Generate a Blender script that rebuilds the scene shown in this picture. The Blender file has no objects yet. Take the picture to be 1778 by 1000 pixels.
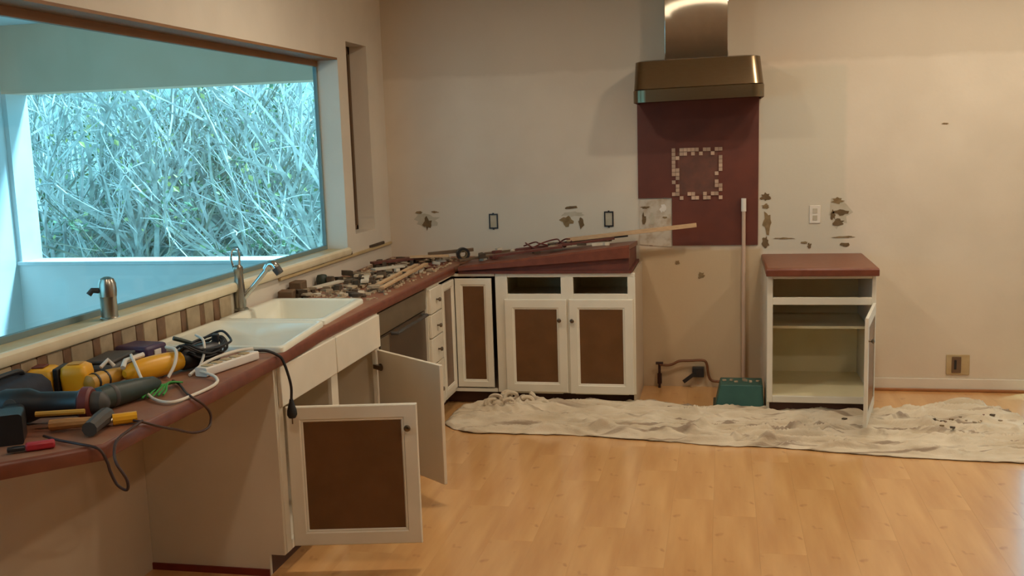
import bpy, bmesh, math, random
from mathutils import Matrix, Vector, noise

random.seed(7)
scene = bpy.context.scene
COL = scene.collection
PI = math.pi

# ------------------------------------------------------------------ camera, sky, sun, lights, exposure
cam_data = bpy.data.cameras.new('camera')
cam_data.sensor_width = 36.0
cam_data.lens = 35.55
cam_data.clip_start = 0.05
cam = bpy.data.objects.new('camera', cam_data)
COL.objects.link(cam)
_r = Vector((0.97882178, 0.20222075, -0.03185425))
_u = Vector((0.00151631, 0.14843744, 0.98892064))
_f = Vector((-0.20470864, 0.96802536, -0.14498716))
_m = Matrix((_r, _u, -_f)).transposed().to_4x4()
_m.translation = Vector((2.3268, -6.8772, 1.7161))
cam.matrix_world = _m
scene.camera = cam

world = bpy.data.worlds.new('overcast_sky')
scene.world = world
world.use_nodes = True
_bg = world.node_tree.nodes['Background']
_bg.inputs['Color'].default_value = (0.25, 0.71, 1.0, 1)
_bg.inputs['Strength'].default_value = 2.7

def area_lamp(name, loc, size, power, color, aim=(0, 0, -1), shape='DISK', spread=PI):
    l = bpy.data.lights.new(name, 'AREA')
    l.shape = shape
    l.size = size
    l.energy = power
    l.color = color
    l.spread = spread
    o = bpy.data.objects.new(name, l)
    o.location = loc
    o.rotation_euler = Vector(aim).to_track_quat('-Z', 'Y').to_euler()
    COL.objects.link(o)
    return o

WARM = (1.0, 0.87, 0.69)
area_lamp('ceiling_downlight', (1.2, -2.3, 2.86), 0.16, 18., WARM)
area_lamp('ceiling_downlight', (2.9, -1.9, 2.86), 0.16, 17., WARM)
area_lamp('ceiling_downlight', (4.4, -1.1, 2.86), 0.16, 19., WARM)
area_lamp('ceiling_downlight', (1.4, -5.4, 2.86), 0.16, 10, WARM)
area_lamp('ceiling_downlight', (3.38, -0.85, 2.86), 0.12, 7, WARM)
area_lamp('ceiling_downlight', (3.3, -4.6, 2.86), 0.16, 23., WARM)
_s = bpy.data.lights.new('sun', 'SUN')
_s.energy = 19.0
_s.angle = math.radians(9)
_s.color = (0.35, 0.74, 1.0)
sun = bpy.data.objects.new('sun', _s)
sun.rotation_euler = Vector((-0.50, -0.35, -0.79)).to_track_quat('-Z', 'Y').to_euler()
COL.objects.link(sun)

scene.view_settings.view_transform = 'Standard'
scene.view_settings.look = 'None'
scene.view_settings.gamma = 1.0
scene.view_settings.use_curve_mapping = False
scene.view_settings.exposure = 0.0
scene.cycles.max_bounces = 10
scene.cycles.diffuse_bounces = 6
scene.cycles.transparent_max_bounces = 12
scene.cycles.sample_clamp_indirect = 4.0

# ------------------------------------------------------------------ materials
def srgb(r, g, b):
    f = lambda c: (c / 255 / 12.92) if c / 255 <= 0.04045 else ((c / 255 + 0.055) / 1.055) ** 2.4
    return (f(r), f(g), f(b), 1)

def mat(name, c1, c2=None, scale=6.0, rough=0.5, metal=0.0, bump=0.0, bscale=40.0, stretch=None, rand=0.0, detail=4.0, aniso=0.0, lo=0.35, hi=0.65):
    m = bpy.data.materials.new(name)
    m.use_nodes = True
    nt = m.node_tree
    b = nt.nodes['Principled BSDF']
    b.inputs['Roughness'].default_value = rough
    b.inputs['Metallic'].default_value = metal
    if aniso:
        b.inputs['Anisotropic'].default_value = aniso
    tc = nt.nodes.new('ShaderNodeTexCoord')
    src = tc.outputs['Object']
    if stretch:
        mp = nt.nodes.new('ShaderNodeMapping')
        mp.inputs['Scale'].default_value = stretch
        nt.links.new(src, mp.inputs['Vector'])
        src = mp.outputs['Vector']
    n = nt.nodes.new('ShaderNodeTexNoise')
    n.inputs['Scale'].default_value = scale
    n.inputs['Detail'].default_value = detail
    nt.links.new(src, n.inputs['Vector'])
    r = nt.nodes.new('ShaderNodeValToRGB')
    r.color_ramp.elements[0].position = lo
    r.color_ramp.elements[1].position = hi
    r.color_ramp.elements[0].color = c1
    r.color_ramp.elements[1].color = c2 or c1
    nt.links.new(n.outputs['Fac'], r.inputs['Fac'])
    out = r.outputs['Color']
    if rand:
        oi = nt.nodes.new('ShaderNodeObjectInfo')
        hv = nt.nodes.new('ShaderNodeHueSaturation')
        mr = nt.nodes.new('ShaderNodeMapRange')
        mr.inputs['To Min'].default_value = 1 - rand
        mr.inputs['To Max'].default_value = 1 + rand
        nt.links.new(oi.outputs['Random'], mr.inputs['Value'])
        nt.links.new(mr.outputs['Result'], hv.inputs['Value'])
        nt.links.new(out, hv.inputs['Color'])
        out = hv.outputs['Color']
    nt.links.new(out, b.inputs['Base Color'])
    if bump:
        n2 = nt.nodes.new('ShaderNodeTexNoise')
        n2.inputs['Scale'].default_value = bscale
        n2.inputs['Detail'].default_value = 5
        nt.links.new(src, n2.inputs['Vector'])
        bp = nt.nodes.new('ShaderNodeBump')
        bp.inputs['Strength'].default_value = bump
        bp.inputs['Distance'].default_value = 0.01
        nt.links.new(n2.outputs['Fac'], bp.inputs['Height'])
        nt.links.new(bp.outputs['Normal'], b.inputs['Normal'])
    return m

M = {}
M['wall'] = mat('painted_plaster', srgb(214, 204, 188), srgb(220, 210, 194), 3, 0.75, bump=0.06, bscale=60)
M['ceiling'] = mat('ceiling_paint', srgb(225, 220, 210), srgb(230, 226, 216), 3, 0.85)
M['cab'] = mat('cream_cabinet_paint', srgb(219, 211, 192), srgb(226, 218, 200), 5, 0.42)
M['cab_in'] = mat('cabinet_interior', srgb(222, 210, 170), srgb(230, 218, 180), 4, 0.5)
M['endpanel'] = mat('end_panel_melamine', srgb(212, 200, 178), srgb(219, 207, 186), 3, 0.5)
M['panel_brown'] = mat('brown_hardboard', srgb(98, 66, 38), srgb(106, 71, 42), 9, 0.26)
M['counter'] = mat('red_brown_laminate', srgb(116, 66, 42), srgb(124, 72, 47), 26, 0.40, bump=0.03)
M['counter_edge'] = mat('dark_red_laminate_edge', srgb(106, 55, 38), srgb(118, 63, 44), 20, 0.4)
M['dusty_counter'] = mat('dusty_red_laminate', srgb(132, 78, 54), srgb(146, 106, 80), 7, 0.6, bump=0.06, lo=0.3, hi=0.7)
M['sinkw'] = mat('white_enamel', srgb(226, 224, 206), srgb(232, 230, 213), 3, 0.22)
M['steel'] = mat('brushed_stainless', srgb(124, 104, 78), srgb(134, 114, 88), 60, 0.25, 1.0, stretch=(0.4, 1, 30), aniso=0.4)
M['duct'] = mat('polished_duct_steel', srgb(206, 198, 186), srgb(212, 204, 192), 20, 0.05, 1.0)
M['chrome'] = mat('chrome', srgb(200, 200, 196), None, 4, 0.12, 1.0)
M['dull_chrome'] = mat('dull_chrome', srgb(176, 170, 158), None, 4, 0.28, 1.0)
M['knob'] = mat('dark_nickel', srgb(120, 106, 90), None, 4, 0.3, 1.0)
M['dark'] = mat('dark_brown_recess', srgb(104, 80, 56), srgb(112, 86, 62), 5, 0.7)
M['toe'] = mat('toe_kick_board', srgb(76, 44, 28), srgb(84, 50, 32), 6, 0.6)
M['redtrim'] = mat('dark_red_base_strip', srgb(106, 30, 20), srgb(120, 38, 26), 8, 0.5)
M['dw'] = mat('grey_dishwasher_front', srgb(108, 94, 74), srgb(118, 103, 82), 8, 0.35, 0.35)
M['dw_dark'] = mat('dark_dishwasher_glass', srgb(64, 48, 34), srgb(72, 54, 38), 6, 0.3)
M['black'] = mat('black_plastic', srgb(30, 27, 27), srgb(38, 34, 34), 12, 0.42)
M['rubber'] = mat('black_rubber', srgb(24, 22, 23), None, 12, 0.55)
M['charcoal'] = mat('charcoal_plastic', srgb(62, 58, 54), srgb(74, 69, 64), 12, 0.5)
M['greenblack'] = mat('dark_green_plastic', srgb(40, 50, 42), srgb(50, 60, 50), 12, 0.5)
M['navy'] = mat('navy_fabric', srgb(28, 32, 44), srgb(38, 42, 56), 30, 0.75, bump=0.1, bscale=200)
M['tealtrim'] = mat('teal_plastic_trim', srgb(34, 112, 126), None, 12, 0.45)
M['yellow'] = mat('yellow_tool_plastic', srgb(226, 160, 24), srgb(234, 172, 34), 12, 0.4)
M['mustard'] = mat('mustard_plastic', srgb(186, 136, 46), srgb(198, 148, 54), 12, 0.45)
M['purple'] = mat('dark_purple_plastic', srgb(62, 42, 68), srgb(72, 50, 78), 12, 0.45)
M['red'] = mat('red_plastic', srgb(172, 40, 50), None, 12, 0.45)
M['oxred'] = mat('oxblood_plastic', srgb(104, 40, 34), None, 12, 0.45)
M['woodh'] = mat('ash_handle_wood', srgb(166, 112, 58), srgb(184, 128, 70), 8, 0.5, stretch=(2, 12, 12))
M['slat'] = mat('raw_wood_slat', srgb(188, 152, 112), srgb(204, 168, 128), 10, 0.65, stretch=(2, 14, 14))
M['whitecord'] = mat('white_cord_plastic', srgb(222, 212, 196), None, 10, 0.5)
M['whitepl'] = mat('white_plastic', srgb(224, 216, 204), None, 10, 0.4)
M['green'] = mat('green_wire', srgb(60, 150, 60), None, 10, 0.5)
M['browncord'] = mat('dark_brown_cord', srgb(58, 32, 22), None, 10, 0.5)
M['teal'] = mat('teal_box_plastic', srgb(48, 92, 84), srgb(56, 100, 90), 8, 0.5)
M['redpanel'] = mat('dark_red_backsplash', srgb(90, 40, 25), srgb(103, 47, 30), 5, 0.55, bump=0.05, bscale=20)
M['redpanel_dark'] = mat('grey_red_adhesive', srgb(92, 58, 46), srgb(110, 66, 50), 14, 0.7, bump=0.1)
M['mosaic'] = mat('pale_stone_mosaic', srgb(176, 146, 122), srgb(190, 160, 136), 10, 0.5, rand=0.16)
M['paper'] = mat('torn_drywall_paper', srgb(196, 184, 166), srgb(168, 146, 120), 16, 0.9, lo=0.45, hi=0.7)
M['residue'] = mat('brown_adhesive_residue', srgb(122, 98, 64), srgb(142, 118, 82), 30, 0.9)
M['greyres'] = mat('grey_patching_plaster', srgb(190, 180, 160), srgb(178, 166, 142), 14, 0.9)
M['tile_light'] = mat('beige_stone_tile', srgb(152, 134, 106), srgb(172, 152, 122), 18, 0.5, rand=0.1)
M['tile_dark'] = mat('brown_stone_tile', srgb(104, 76, 52), srgb(128, 94, 66), 18, 0.5, rand=0.12)
M['sill'] = mat('tan_sill_paint', srgb(190, 164, 118), srgb(202, 178, 132), 7, 0.5)
M['sillnose'] = mat('cream_sill_nose', srgb(222, 206, 172), srgb(232, 218, 188), 9, 0.5)
M['wframe'] = mat('grey_window_frame', srgb(120, 140, 140), None, 5, 0.5)
M['sunroom'] = mat('sunroom_white_paint', srgb(210, 214, 212), srgb(216, 220, 218), 4, 0.7)
M['sunroom_low'] = mat('sunroom_grey_panel', srgb(226, 222, 216), srgb(232, 228, 222), 3, 0.7)
M['shard'] = mat('broken_tile', srgb(152, 130, 102), srgb(186, 166, 138), 12, 0.7, rand=0.25)
M['plaster'] = mat('plaster_lump', srgb(196, 182, 160), srgb(212, 200, 180), 20, 0.9, rand=0.1)
M['darkchip'] = mat('dark_mortar_chip', srgb(72, 58, 44), srgb(92, 76, 58), 20, 0.85, rand=0.2)
M['redboard'] = mat('dark_red_board', srgb(92, 44, 32), srgb(106, 52, 38), 14, 0.6)
M['copper'] = mat('brown_flexible_line', srgb(112, 70, 40), None, 10, 0.5, 0.2)
M['iron'] = mat('dark_iron_pipe', srgb(56, 30, 24), None, 10, 0.6, 0.3)
M['pvc'] = mat('off_white_conduit', srgb(196, 168, 146), None, 10, 0.5)
M['almond'] = mat('almond_plastic', srgb(190, 168, 128), srgb(176, 152, 110), 10, 0.5)
M['soil'] = mat('leaf_litter_bank', srgb(76, 96, 84), srgb(150, 160, 146), 2.2, 0.95, bump=0.4, bscale=9, detail=8)
M['bark'] = mat('pale_grey_bark', srgb(214, 214, 206), srgb(150, 152, 146), 7, 0.8)
M['bark2'] = mat('mid_grey_bark', srgb(128, 126, 108), srgb(168, 164, 146), 7, 0.8)
M['leaf'] = mat('yellow_green_leaf', srgb(206, 204, 130), srgb(140, 166, 120), 1.5, 0.7)
M['leaf2'] = mat('deep_green_leaf', srgb(84, 118, 88), srgb(130, 154, 110), 1.5, 0.7)
M['deck'] = mat('sunroom_floor', srgb(120, 122, 120), None, 4, 0.7)
M['soffit'] = mat('brown_window_head', srgb(136, 96, 60), srgb(146, 104, 66), 4, 0.6)
M['shoe'] = mat('brown_shoe_moulding', srgb(150, 98, 56), srgb(166, 110, 64), 9, 0.5)
M['header'] = mat('warm_light_header', srgb(236, 190, 160), srgb(240, 195, 166), 4, 0.7)  # warm kitchen light on the header put into its colour
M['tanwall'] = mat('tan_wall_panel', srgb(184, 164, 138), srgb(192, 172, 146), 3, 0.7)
M['wedge'] = mat('dark_grey_board', srgb(104, 112, 116), srgb(112, 120, 124), 4, 0.8)
M['stain'] = mat('dark_stain', srgb(96, 76, 48), srgb(116, 92, 62), 30, 0.9)

# floor laminate: orange maple, streaks along the boards, small flecks
def floor_mat():
    m = mat('maple_laminate', srgb(199, 146, 90), srgb(220, 171, 112), 1.6, 0.30, stretch=(5, 0.6, 1), rand=0.016)
    nt = m.node_tree
    b = nt.nodes['Principled BSDF']
    b.inputs['Coat Weight'].default_value = 0.7
    b.inputs['Coat Roughness'].default_value = 0.16
    link = b.inputs['Base Color'].links[0]
    src = link.from_socket
    tc = nt.nodes.new('ShaderNodeTexCoord')
    mp = nt.nodes.new('ShaderNodeMapping')
    mp.inputs['Scale'].default_value = (13, 8, 1)
    nt.links.new(tc.outputs['Object'], mp.inputs['Vector'])
    n = nt.nodes.new('ShaderNodeTexNoise')
    n.inputs['Scale'].default_value = 1.0
    n.inputs['Detail'].default_value = 2
    nt.links.new(mp.outputs['Vector'], n.inputs['Vector'])
    r = nt.nodes.new('ShaderNodeValToRGB')
    r.color_ramp.elements[0].position = 0.64
    r.color_ramp.elements[1].position = 0.74
    r.color_ramp.elements[0].color = (0, 0, 0, 1)
    r.color_ramp.elements[1].color = (0.7, 0.7, 0.7, 1)
    nt.links.new(n.outputs['Fac'], r.inputs['Fac'])
    mx = nt.nodes.new('ShaderNodeMix')
    mx.data_type = 'RGBA'
    mx.inputs['B'].default_value = srgb(160, 104, 58)
    nt.links.new(r.outputs['Color'], mx.inputs['Factor'])
    nt.links.new(src, mx.inputs['A'])
    nt.links.new(mx.outputs['Result'], b.inputs['Base Color'])
    return m
M['floor'] = floor_mat()

# back wall: ivory paint, bare board where cabinets and range were taken away (shapes belong to the wall itself)
def backwall_mat():
    m = mat('stripped_back_wall', srgb(206, 192, 172), srgb(214, 200, 180), 2.2, 0.75, bump=0.07, bscale=40)
    nt = m.node_tree
    b = nt.nodes['Principled BSDF']
    src = b.inputs['Base Color'].links[0].from_socket
    tc = nt.nodes.new('ShaderNodeTexCoord')
    n = nt.nodes.new('ShaderNodeTexNoise')
    n.inputs['Scale'].default_value = 9
    n.inputs['Detail'].default_value = 6
    nt.links.new(tc.outputs['Object'], n.inputs['Vector'])
    sc = nt.nodes.new('ShaderNodeVectorMath'); sc.operation = 'SCALE'
    sc.inputs['Scale'].default_value = 0.05
    ad = nt.nodes.new('ShaderNodeVectorMath'); ad.operation = 'ADD'
    nt.links.new(n.outputs['Color'], sc.inputs[0])
    nt.links.new(tc.outputs['Object'], ad.inputs[0])
    nt.links.new(sc.outputs['Vector'], ad.inputs[1])
    sp = nt.nodes.new('ShaderNodeSeparateXYZ')
    nt.links.new(ad.outputs['Vector'], sp.inputs['Vector'])
    def step(sock, edge, up, soft=0.012):
        mr = nt.nodes.new('ShaderNodeMapRange')
        mr.clamp = True
        a, c = edge - soft, edge + soft
        mr.inputs['From Min'].default_value = a
        mr.inputs['From Max'].default_value = c
        mr.inputs['To Min'].default_value = 0 if up else 1
        mr.inputs['To Max'].default_value = 1 if up else 0
        nt.links.new(sock, mr.inputs['Value'])
        return mr.outputs['Result']
    def box(x0, x1, z0, z1, fac, soft=0.015):
        out = None
        for s, e, up in ((sp.outputs['X'], x0, True), (sp.outputs['X'], x1, False), (sp.outputs['Z'], z0, True), (sp.outputs['Z'], z1, False)):
            v = step(s, e + 0.025, up, soft)
            if out is None:
                out = v
            else:
                mu = nt.nodes.new('ShaderNodeMath'); mu.operation = 'MULTIPLY'
                nt.links.new(out, mu.inputs[0]); nt.links.new(v, mu.inputs[1])
                out = mu.outputs[0]
        mu = nt.nodes.new('ShaderNodeMath'); mu.operation = 'MULTIPLY'
        nt.links.new(out, mu.inputs[0]); mu.inputs[1].default_value = fac
        return mu.outputs[0]
    cur = src
    for rect, colr in (
        ((-9, 9, 2.155, 9, 0.55), srgb(188, 172, 150)),          # older coat above the wall cabinets
        ((2.56, 3.10, 0.93, 2.12, 0.7), srgb(196, 188, 168)),    # pale board beside the hood
        ((1.76, 2.58, -1, 0.955, 0.85), srgb(186, 160, 124)),    # bare board where the range stood
        ((0.25, 1.75, 0.93, 1.34, 0.5), srgb(206, 198, 180)),    # stripped tile zone
    ):
        mx = nt.nodes.new('ShaderNodeMix'); mx.data_type = 'RGBA'
        mx.inputs['B'].default_value = colr
        nt.links.new(box(*rect), mx.inputs['Factor'])
        nt.links.new(cur, mx.inputs['A'])
        cur = mx.outputs['Result']
    nt.links.new(cur, b.inputs['Base Color'])
    return m
M['backwall'] = backwall_mat()

def cloth_mat():
    m = mat('canvas_drop_cloth', srgb(198, 180, 152), srgb(220, 206, 182), 5, 0.9, bump=0.2, bscale=120, lo=0.3, hi=0.7)
    nt = m.node_tree
    b = nt.nodes['Principled BSDF']
    src = b.inputs['Base Color'].links[0].from_socket
    tc = nt.nodes.new('ShaderNodeTexCoord')
    n = nt.nodes.new('ShaderNodeTexNoise')
    n.inputs['Scale'].default_value = 5.5
    n.inputs['Detail'].default_value = 7
    nt.links.new(tc.outputs['Object'], n.inputs['Vector'])
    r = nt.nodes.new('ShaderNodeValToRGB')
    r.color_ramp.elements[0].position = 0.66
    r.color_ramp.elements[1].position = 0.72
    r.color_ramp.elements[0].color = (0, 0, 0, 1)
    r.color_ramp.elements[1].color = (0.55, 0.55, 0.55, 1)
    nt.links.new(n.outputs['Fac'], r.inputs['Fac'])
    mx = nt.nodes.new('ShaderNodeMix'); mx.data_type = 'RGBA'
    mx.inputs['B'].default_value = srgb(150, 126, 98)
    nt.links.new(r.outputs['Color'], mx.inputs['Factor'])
    nt.links.new(src, mx.inputs['A'])
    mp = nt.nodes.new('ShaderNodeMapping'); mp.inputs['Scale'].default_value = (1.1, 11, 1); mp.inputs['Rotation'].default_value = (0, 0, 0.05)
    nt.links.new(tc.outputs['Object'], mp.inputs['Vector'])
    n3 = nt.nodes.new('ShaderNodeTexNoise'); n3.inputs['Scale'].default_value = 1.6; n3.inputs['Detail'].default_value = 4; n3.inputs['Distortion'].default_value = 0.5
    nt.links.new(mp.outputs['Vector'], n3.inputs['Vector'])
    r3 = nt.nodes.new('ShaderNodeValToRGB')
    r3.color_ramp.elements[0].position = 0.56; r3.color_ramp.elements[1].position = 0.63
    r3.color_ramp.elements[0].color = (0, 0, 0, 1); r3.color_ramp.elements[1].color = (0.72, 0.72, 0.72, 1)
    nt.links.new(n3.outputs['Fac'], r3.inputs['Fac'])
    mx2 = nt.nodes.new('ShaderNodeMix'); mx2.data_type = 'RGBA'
    mx2.inputs['B'].default_value = srgb(128, 104, 84)  # long dark streaks painted in for the shade of creases
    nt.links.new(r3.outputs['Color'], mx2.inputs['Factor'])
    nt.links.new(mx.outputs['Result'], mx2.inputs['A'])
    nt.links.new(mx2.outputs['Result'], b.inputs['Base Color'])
    return m
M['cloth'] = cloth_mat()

def glass_mat():
    m = bpy.data.materials.new('clear_pane')
    m.use_nodes = True
    nt = m.node_tree
    nt.nodes.remove(nt.nodes['Principled BSDF'])
    out = nt.nodes['Material Output']
    t = nt.nodes.new('ShaderNodeBsdfTransparent')
    t.inputs['Color'].default_value = (0.92, 0.97, 0.97, 1)
    g = nt.nodes.new('ShaderNodeBsdfGlossy')
    g.inputs['Roughness'].default_value = 0.03
    mx = nt.nodes.new('ShaderNodeMixShader')
    mx.inputs['Fac'].default_value = 0.05
    nt.links.new(t.outputs['BSDF'], mx.inputs[1])
    nt.links.new(g.outputs['BSDF'], mx.inputs[2])
    nt.links.new(mx.outputs['Shader'], out.inputs['Surface'])
    return m
M['glass'] = glass_mat()

# ------------------------------------------------------------------ mesh helpers (all shapes given in room coordinates, metres)
ORG = {}

class MB:
    def __init__(self):
        self.v, self.f = [], []

    def add(self, vs, fs):
        k = len(self.v)
        self.v += [tuple(p) for p in vs]
        self.f += [[i + k for i in q] for q in fs]
        return self

    def box(self, x0, x1, y0, y1, z0, z1, mx=None):
        vs = [Vector((x, y, z)) for z in (z0, z1) for y in (y0, y1) for x in (x0, x1)]
        if mx is not None:
            vs = [mx @ p for p in vs]
        return self.add(vs, [(0, 2, 3, 1), (4, 5, 7, 6), (0, 1, 5, 4), (2, 6, 7, 3), (0, 4, 6, 2), (1, 3, 7, 5)])

    def prism(self, poly, z0, z1, mx=None):
        n = len(poly)
        vs = [Vector((p[0], p[1], z0)) for p in poly] + [Vector((p[0], p[1], z1)) for p in poly]
        if mx is not None:
            vs = [mx @ p for p in vs]
        fs = [list(range(n))[::-1], list(range(n, 2 * n))]
        fs += [(i, (i + 1) % n, n + (i + 1) % n, n + i) for i in range(n)]
        return self.add(vs, fs)

    def loft(self, loops, cap0=True, cap1=True, ring=False):
        n = len(loops[0])
        vs = [p for l in loops for p in l]
        fs = []
        L = len(loops)
        for a in range(L if ring else L - 1):
            b = (a + 1) % L
            for i in range(n):
                j = (i + 1) % n
                fs.append((a * n + i, a * n + j, b * n + j, b * n + i))
        if not ring:
            if cap0: fs.append(list(range(n))[::-1])
            if cap1: fs.append(list(range((L - 1) * n, L * n)))
        return self.add(vs, fs)

    def tube(self, pts, r, n=6, r1=None, cap=True):
        pts = [Vector(p) for p in pts]
        L = len(pts)
        loops = []
        up = None
        for i, p in enumerate(pts):
            d = (pts[min(i + 1, L - 1)] - pts[max(i - 1, 0)])
            d = d.normalized() if d.length > 1e-9 else Vector((0, 0, 1))
            if up is None:
                up = d.orthogonal().normalized()
            else:
                up = (up - d * up.dot(d))
                up = up.normalized() if up.length > 1e-6 else d.orthogonal().normalized()
            w = d.cross(up)
            rr = r if r1 is None else r + (r1 - r) * i / max(1, L - 1)
            loops.append([p + up * (rr * math.cos(t)) + w * (rr * math.sin(t)) for t in [2 * PI * k / n for k in range(n)]])
        return self.loft(loops, cap, cap)

    def lathe(self, prof, mx=None, n=16):
        loops = []
        for r, z in prof:
            l = [Vector((r * math.cos(2 * PI * k / n), r * math.sin(2 * PI * k / n), z)) for k in range(n)]
            loops.append([mx @ p for p in l] if mx is not None else l)
        return self.loft(loops)

    def build(self, name, m, parent=None, bevel=0.0, seg=2, smooth=False, angle=35):
        o_ = Vector((0, 0, 0)) if parent is None else ORG.get(parent.name, Vector((0, 0, 0)))
        me = bpy.data.meshes.new(name)
        me.from_pydata([tuple(Vector(p) - o_) for p in self.v], [], self.f)
        bm = bmesh.new(); bm.from_mesh(me)
        bmesh.ops.recalc_face_normals(bm, faces=bm.faces)
        bm.to_mesh(me); bm.free()
        me.materials.append(m)
        o = bpy.data.objects.new(name, me)
        COL.objects.link(o)
        if parent is not None:
            o.parent = parent
            ORG[o.name] = o_
        else:
            ORG[o.name] = Vector((0, 0, 0))
        if bevel:
            b = o.modifiers.new('bevel', 'BEVEL')
            b.width = bevel; b.segments = seg; b.limit_method = 'ANGLE'; b.angle_limit = math.radians(30)
            smooth = True
        if smooth:
            for p in me.polygons: p.use_smooth = True
            try:
                me.set_sharp_from_angle(angle=math.radians(angle))
            except Exception:
                pass
        return o

def tag(o, label, cat, group=None):
    o['label'] = label; o['category'] = cat
    if group: o['group'] = group
    return o

def thing(name, label, cat, loc, group=None):
    o = bpy.data.objects.new(name, None)
    o.empty_display_size = 0.05
    o.location = loc
    COL.objects.link(o)
    ORG[o.name] = Vector(loc)
    return tag(o, label, cat, group)

def struct(o):
    o['kind'] = 'structure'
    return o

def axis_mx(a, b, roll=0.0):
    """matrix whose local z runs from a to b"""
    a, b = Vector(a), Vector(b)
    q = (b - a).to_track_quat('Z', 'Y')
    return Matrix.Translation(a) @ q.to_matrix().to_4x4() @ Matrix.Rotation(roll, 4, 'Z')

def rz(loc, deg=0, tx=0, ty=0):
    return Matrix.Translation(loc) @ Matrix.Rotation(math.radians(deg), 4, 'Z') @ Matrix.Rotation(math.radians(ty), 4, 'Y') @ Matrix.Rotation(math.radians(tx), 4, 'X')

def curve(pts, k=6):
    """Catmull-Rom through pts"""
    P = [Vector(p) for p in pts]
    P = [P[0] * 2 - P[1]] + P + [P[-1] * 2 - P[-2]]
    out = []
    for i in range(1, len(P) - 2):
        for s in range(k):
            t = s / k
            a, b, c, d = P[i - 1], P[i], P[i + 1], P[i + 2]
            out.append(0.5 * ((2 * b) + (c - a) * t + (2 * a - 5 * b + 4 * c - d) * t * t + (3 * b - a - 3 * c + d) * t ** 3))
    out.append(P[-2])
    return out

def rrect(x0, x1, y0, y1, r, n=5):
    pts = []
    for cx, cy, a in ((x1 - r, y1 - r, 0), (x0 + r, y1 - r, 90), (x0 + r, y0 + r, 180), (x1 - r, y0 + r, 270)):
        for k in range(n + 1):
            t = math.radians(a + 90 * k / n)
            pts.append((cx + r * math.cos(t), cy + r * math.sin(t)))
    return pts

def chips(x, y, z, w, d, h, ang, rnd):
    """irregular flat fragment"""
    n = rnd.randint(4, 6)
    poly = []
    for k in range(n):
        t = 2 * PI * (k + rnd.uniform(-0.25, 0.25)) / n
        poly.append((w * 0.5 * math.cos(t) * rnd.uniform(0.8, 1.15), d * 0.5 * math.sin(t) * rnd.uniform(0.8, 1.15)))
    return MB().prism(poly, 0, h, rz((x, y, z), ang, rnd.uniform(-4, 4), rnd.uniform(-4, 4)))

# ------------------------------------------------------------------ room shell
RX, RY, PY, H = 5.7, -10.5, -7.2, 2.9
BX0, BX1, BZ = 4.235, 5.35, 2.1
floor = MB().box(-0.16, RX, RY, 0.0, -0.06, -0.008).build('floor', M['toe'])
struct(floor)
PW = 0.19
rnd = random.Random(3)
plank_mesh = {}
def plank(x0, x1, y0, y1):
    key = (round(x1 - x0, 3), round(y1 - y0, 3))
    if key not in plank_mesh:
        g = 0.0001
        w, l = x1 - x0, y1 - y0
        o = MB().loft([[Vector((a, b, z)) for a, b in ((g + e, g + e), (w - g - e, g + e), (w - g - e, l - g - e), (g + e, l - g - e))] for z, e in ((-0.008, 0), (-0.0002, 0), (0.0, 0.0002))]).build('plank', M['floor'], floor)
        plank_mesh[key] = o.data
    else:
        o = bpy.data.objects.new('plank', plank_mesh[key]); COL.objects.link(o); o.parent = floor
    o.location = (x0, y0, 0)
ncol = int(math.ceil(RX / PW))
for c in range(ncol):
    x0, x1 = c * PW, min((c + 1) * PW, RX)
    y = PY - [0.0, 0.4, 0.8, 0.2, 0.6, 1.0][c % 6]
    while y < -0.001:
        a, b = max(y, PY), min(y + 1.2, 0.0)
        if b - a > 0.02:
            plank(x0, x1, a, b)
        y += 1.2

struct(MB().box(-0.16, RX + 0.16, RY - 0.16, 0.16, H, H + 0.12).build('ceiling', M['ceiling']))
wall_back = struct(MB().box(-0.16, BX0, 0.0, 0.16, -0.06, H).box(BX0, BX1, 0.0, 0.16, BZ, H).box(BX1, RX + 0.16, 0.0, 0.16, -0.06, H).build('wall_back', M['backwall']))
struct(MB().box(-0.16, RX + 0.16, RY - 0.16, RY, -0.06, H).build('wall_rear', M['wall']))
struct(MB().box(RX, RX + 0.16, RY, 0.0, -0.06, H).build('wall_right', M['wall']))
# left wall with the long window and the narrow window near the corner
WY0, WY1, WZ0, WZ1 = -5.5, -0.855, 1.045, 2.25
NY0, NY1, NZ0, NZ1 = -0.70, -0.325, 1.145, 2.362
wl = MB()
wl.box(-0.16, 0, RY, 0, -0.06, WZ0)
wl.box(-0.16, 0, RY, WY0, WZ0, H)
wl.box(-0.16, 0, WY0, WY1, WZ1, H)
wl.box(-0.16, 0, WY1, NY0, WZ0, H)
wl.box(-0.16, 0, NY0, NY1, WZ0, NZ0).box(-0.16, 0, NY0, NY1, NZ1, H)
wl.box(-0.16, 0, NY1, 0, WZ0, H)
wall_left = struct(wl.build('wall_left', M['wall']))

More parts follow.
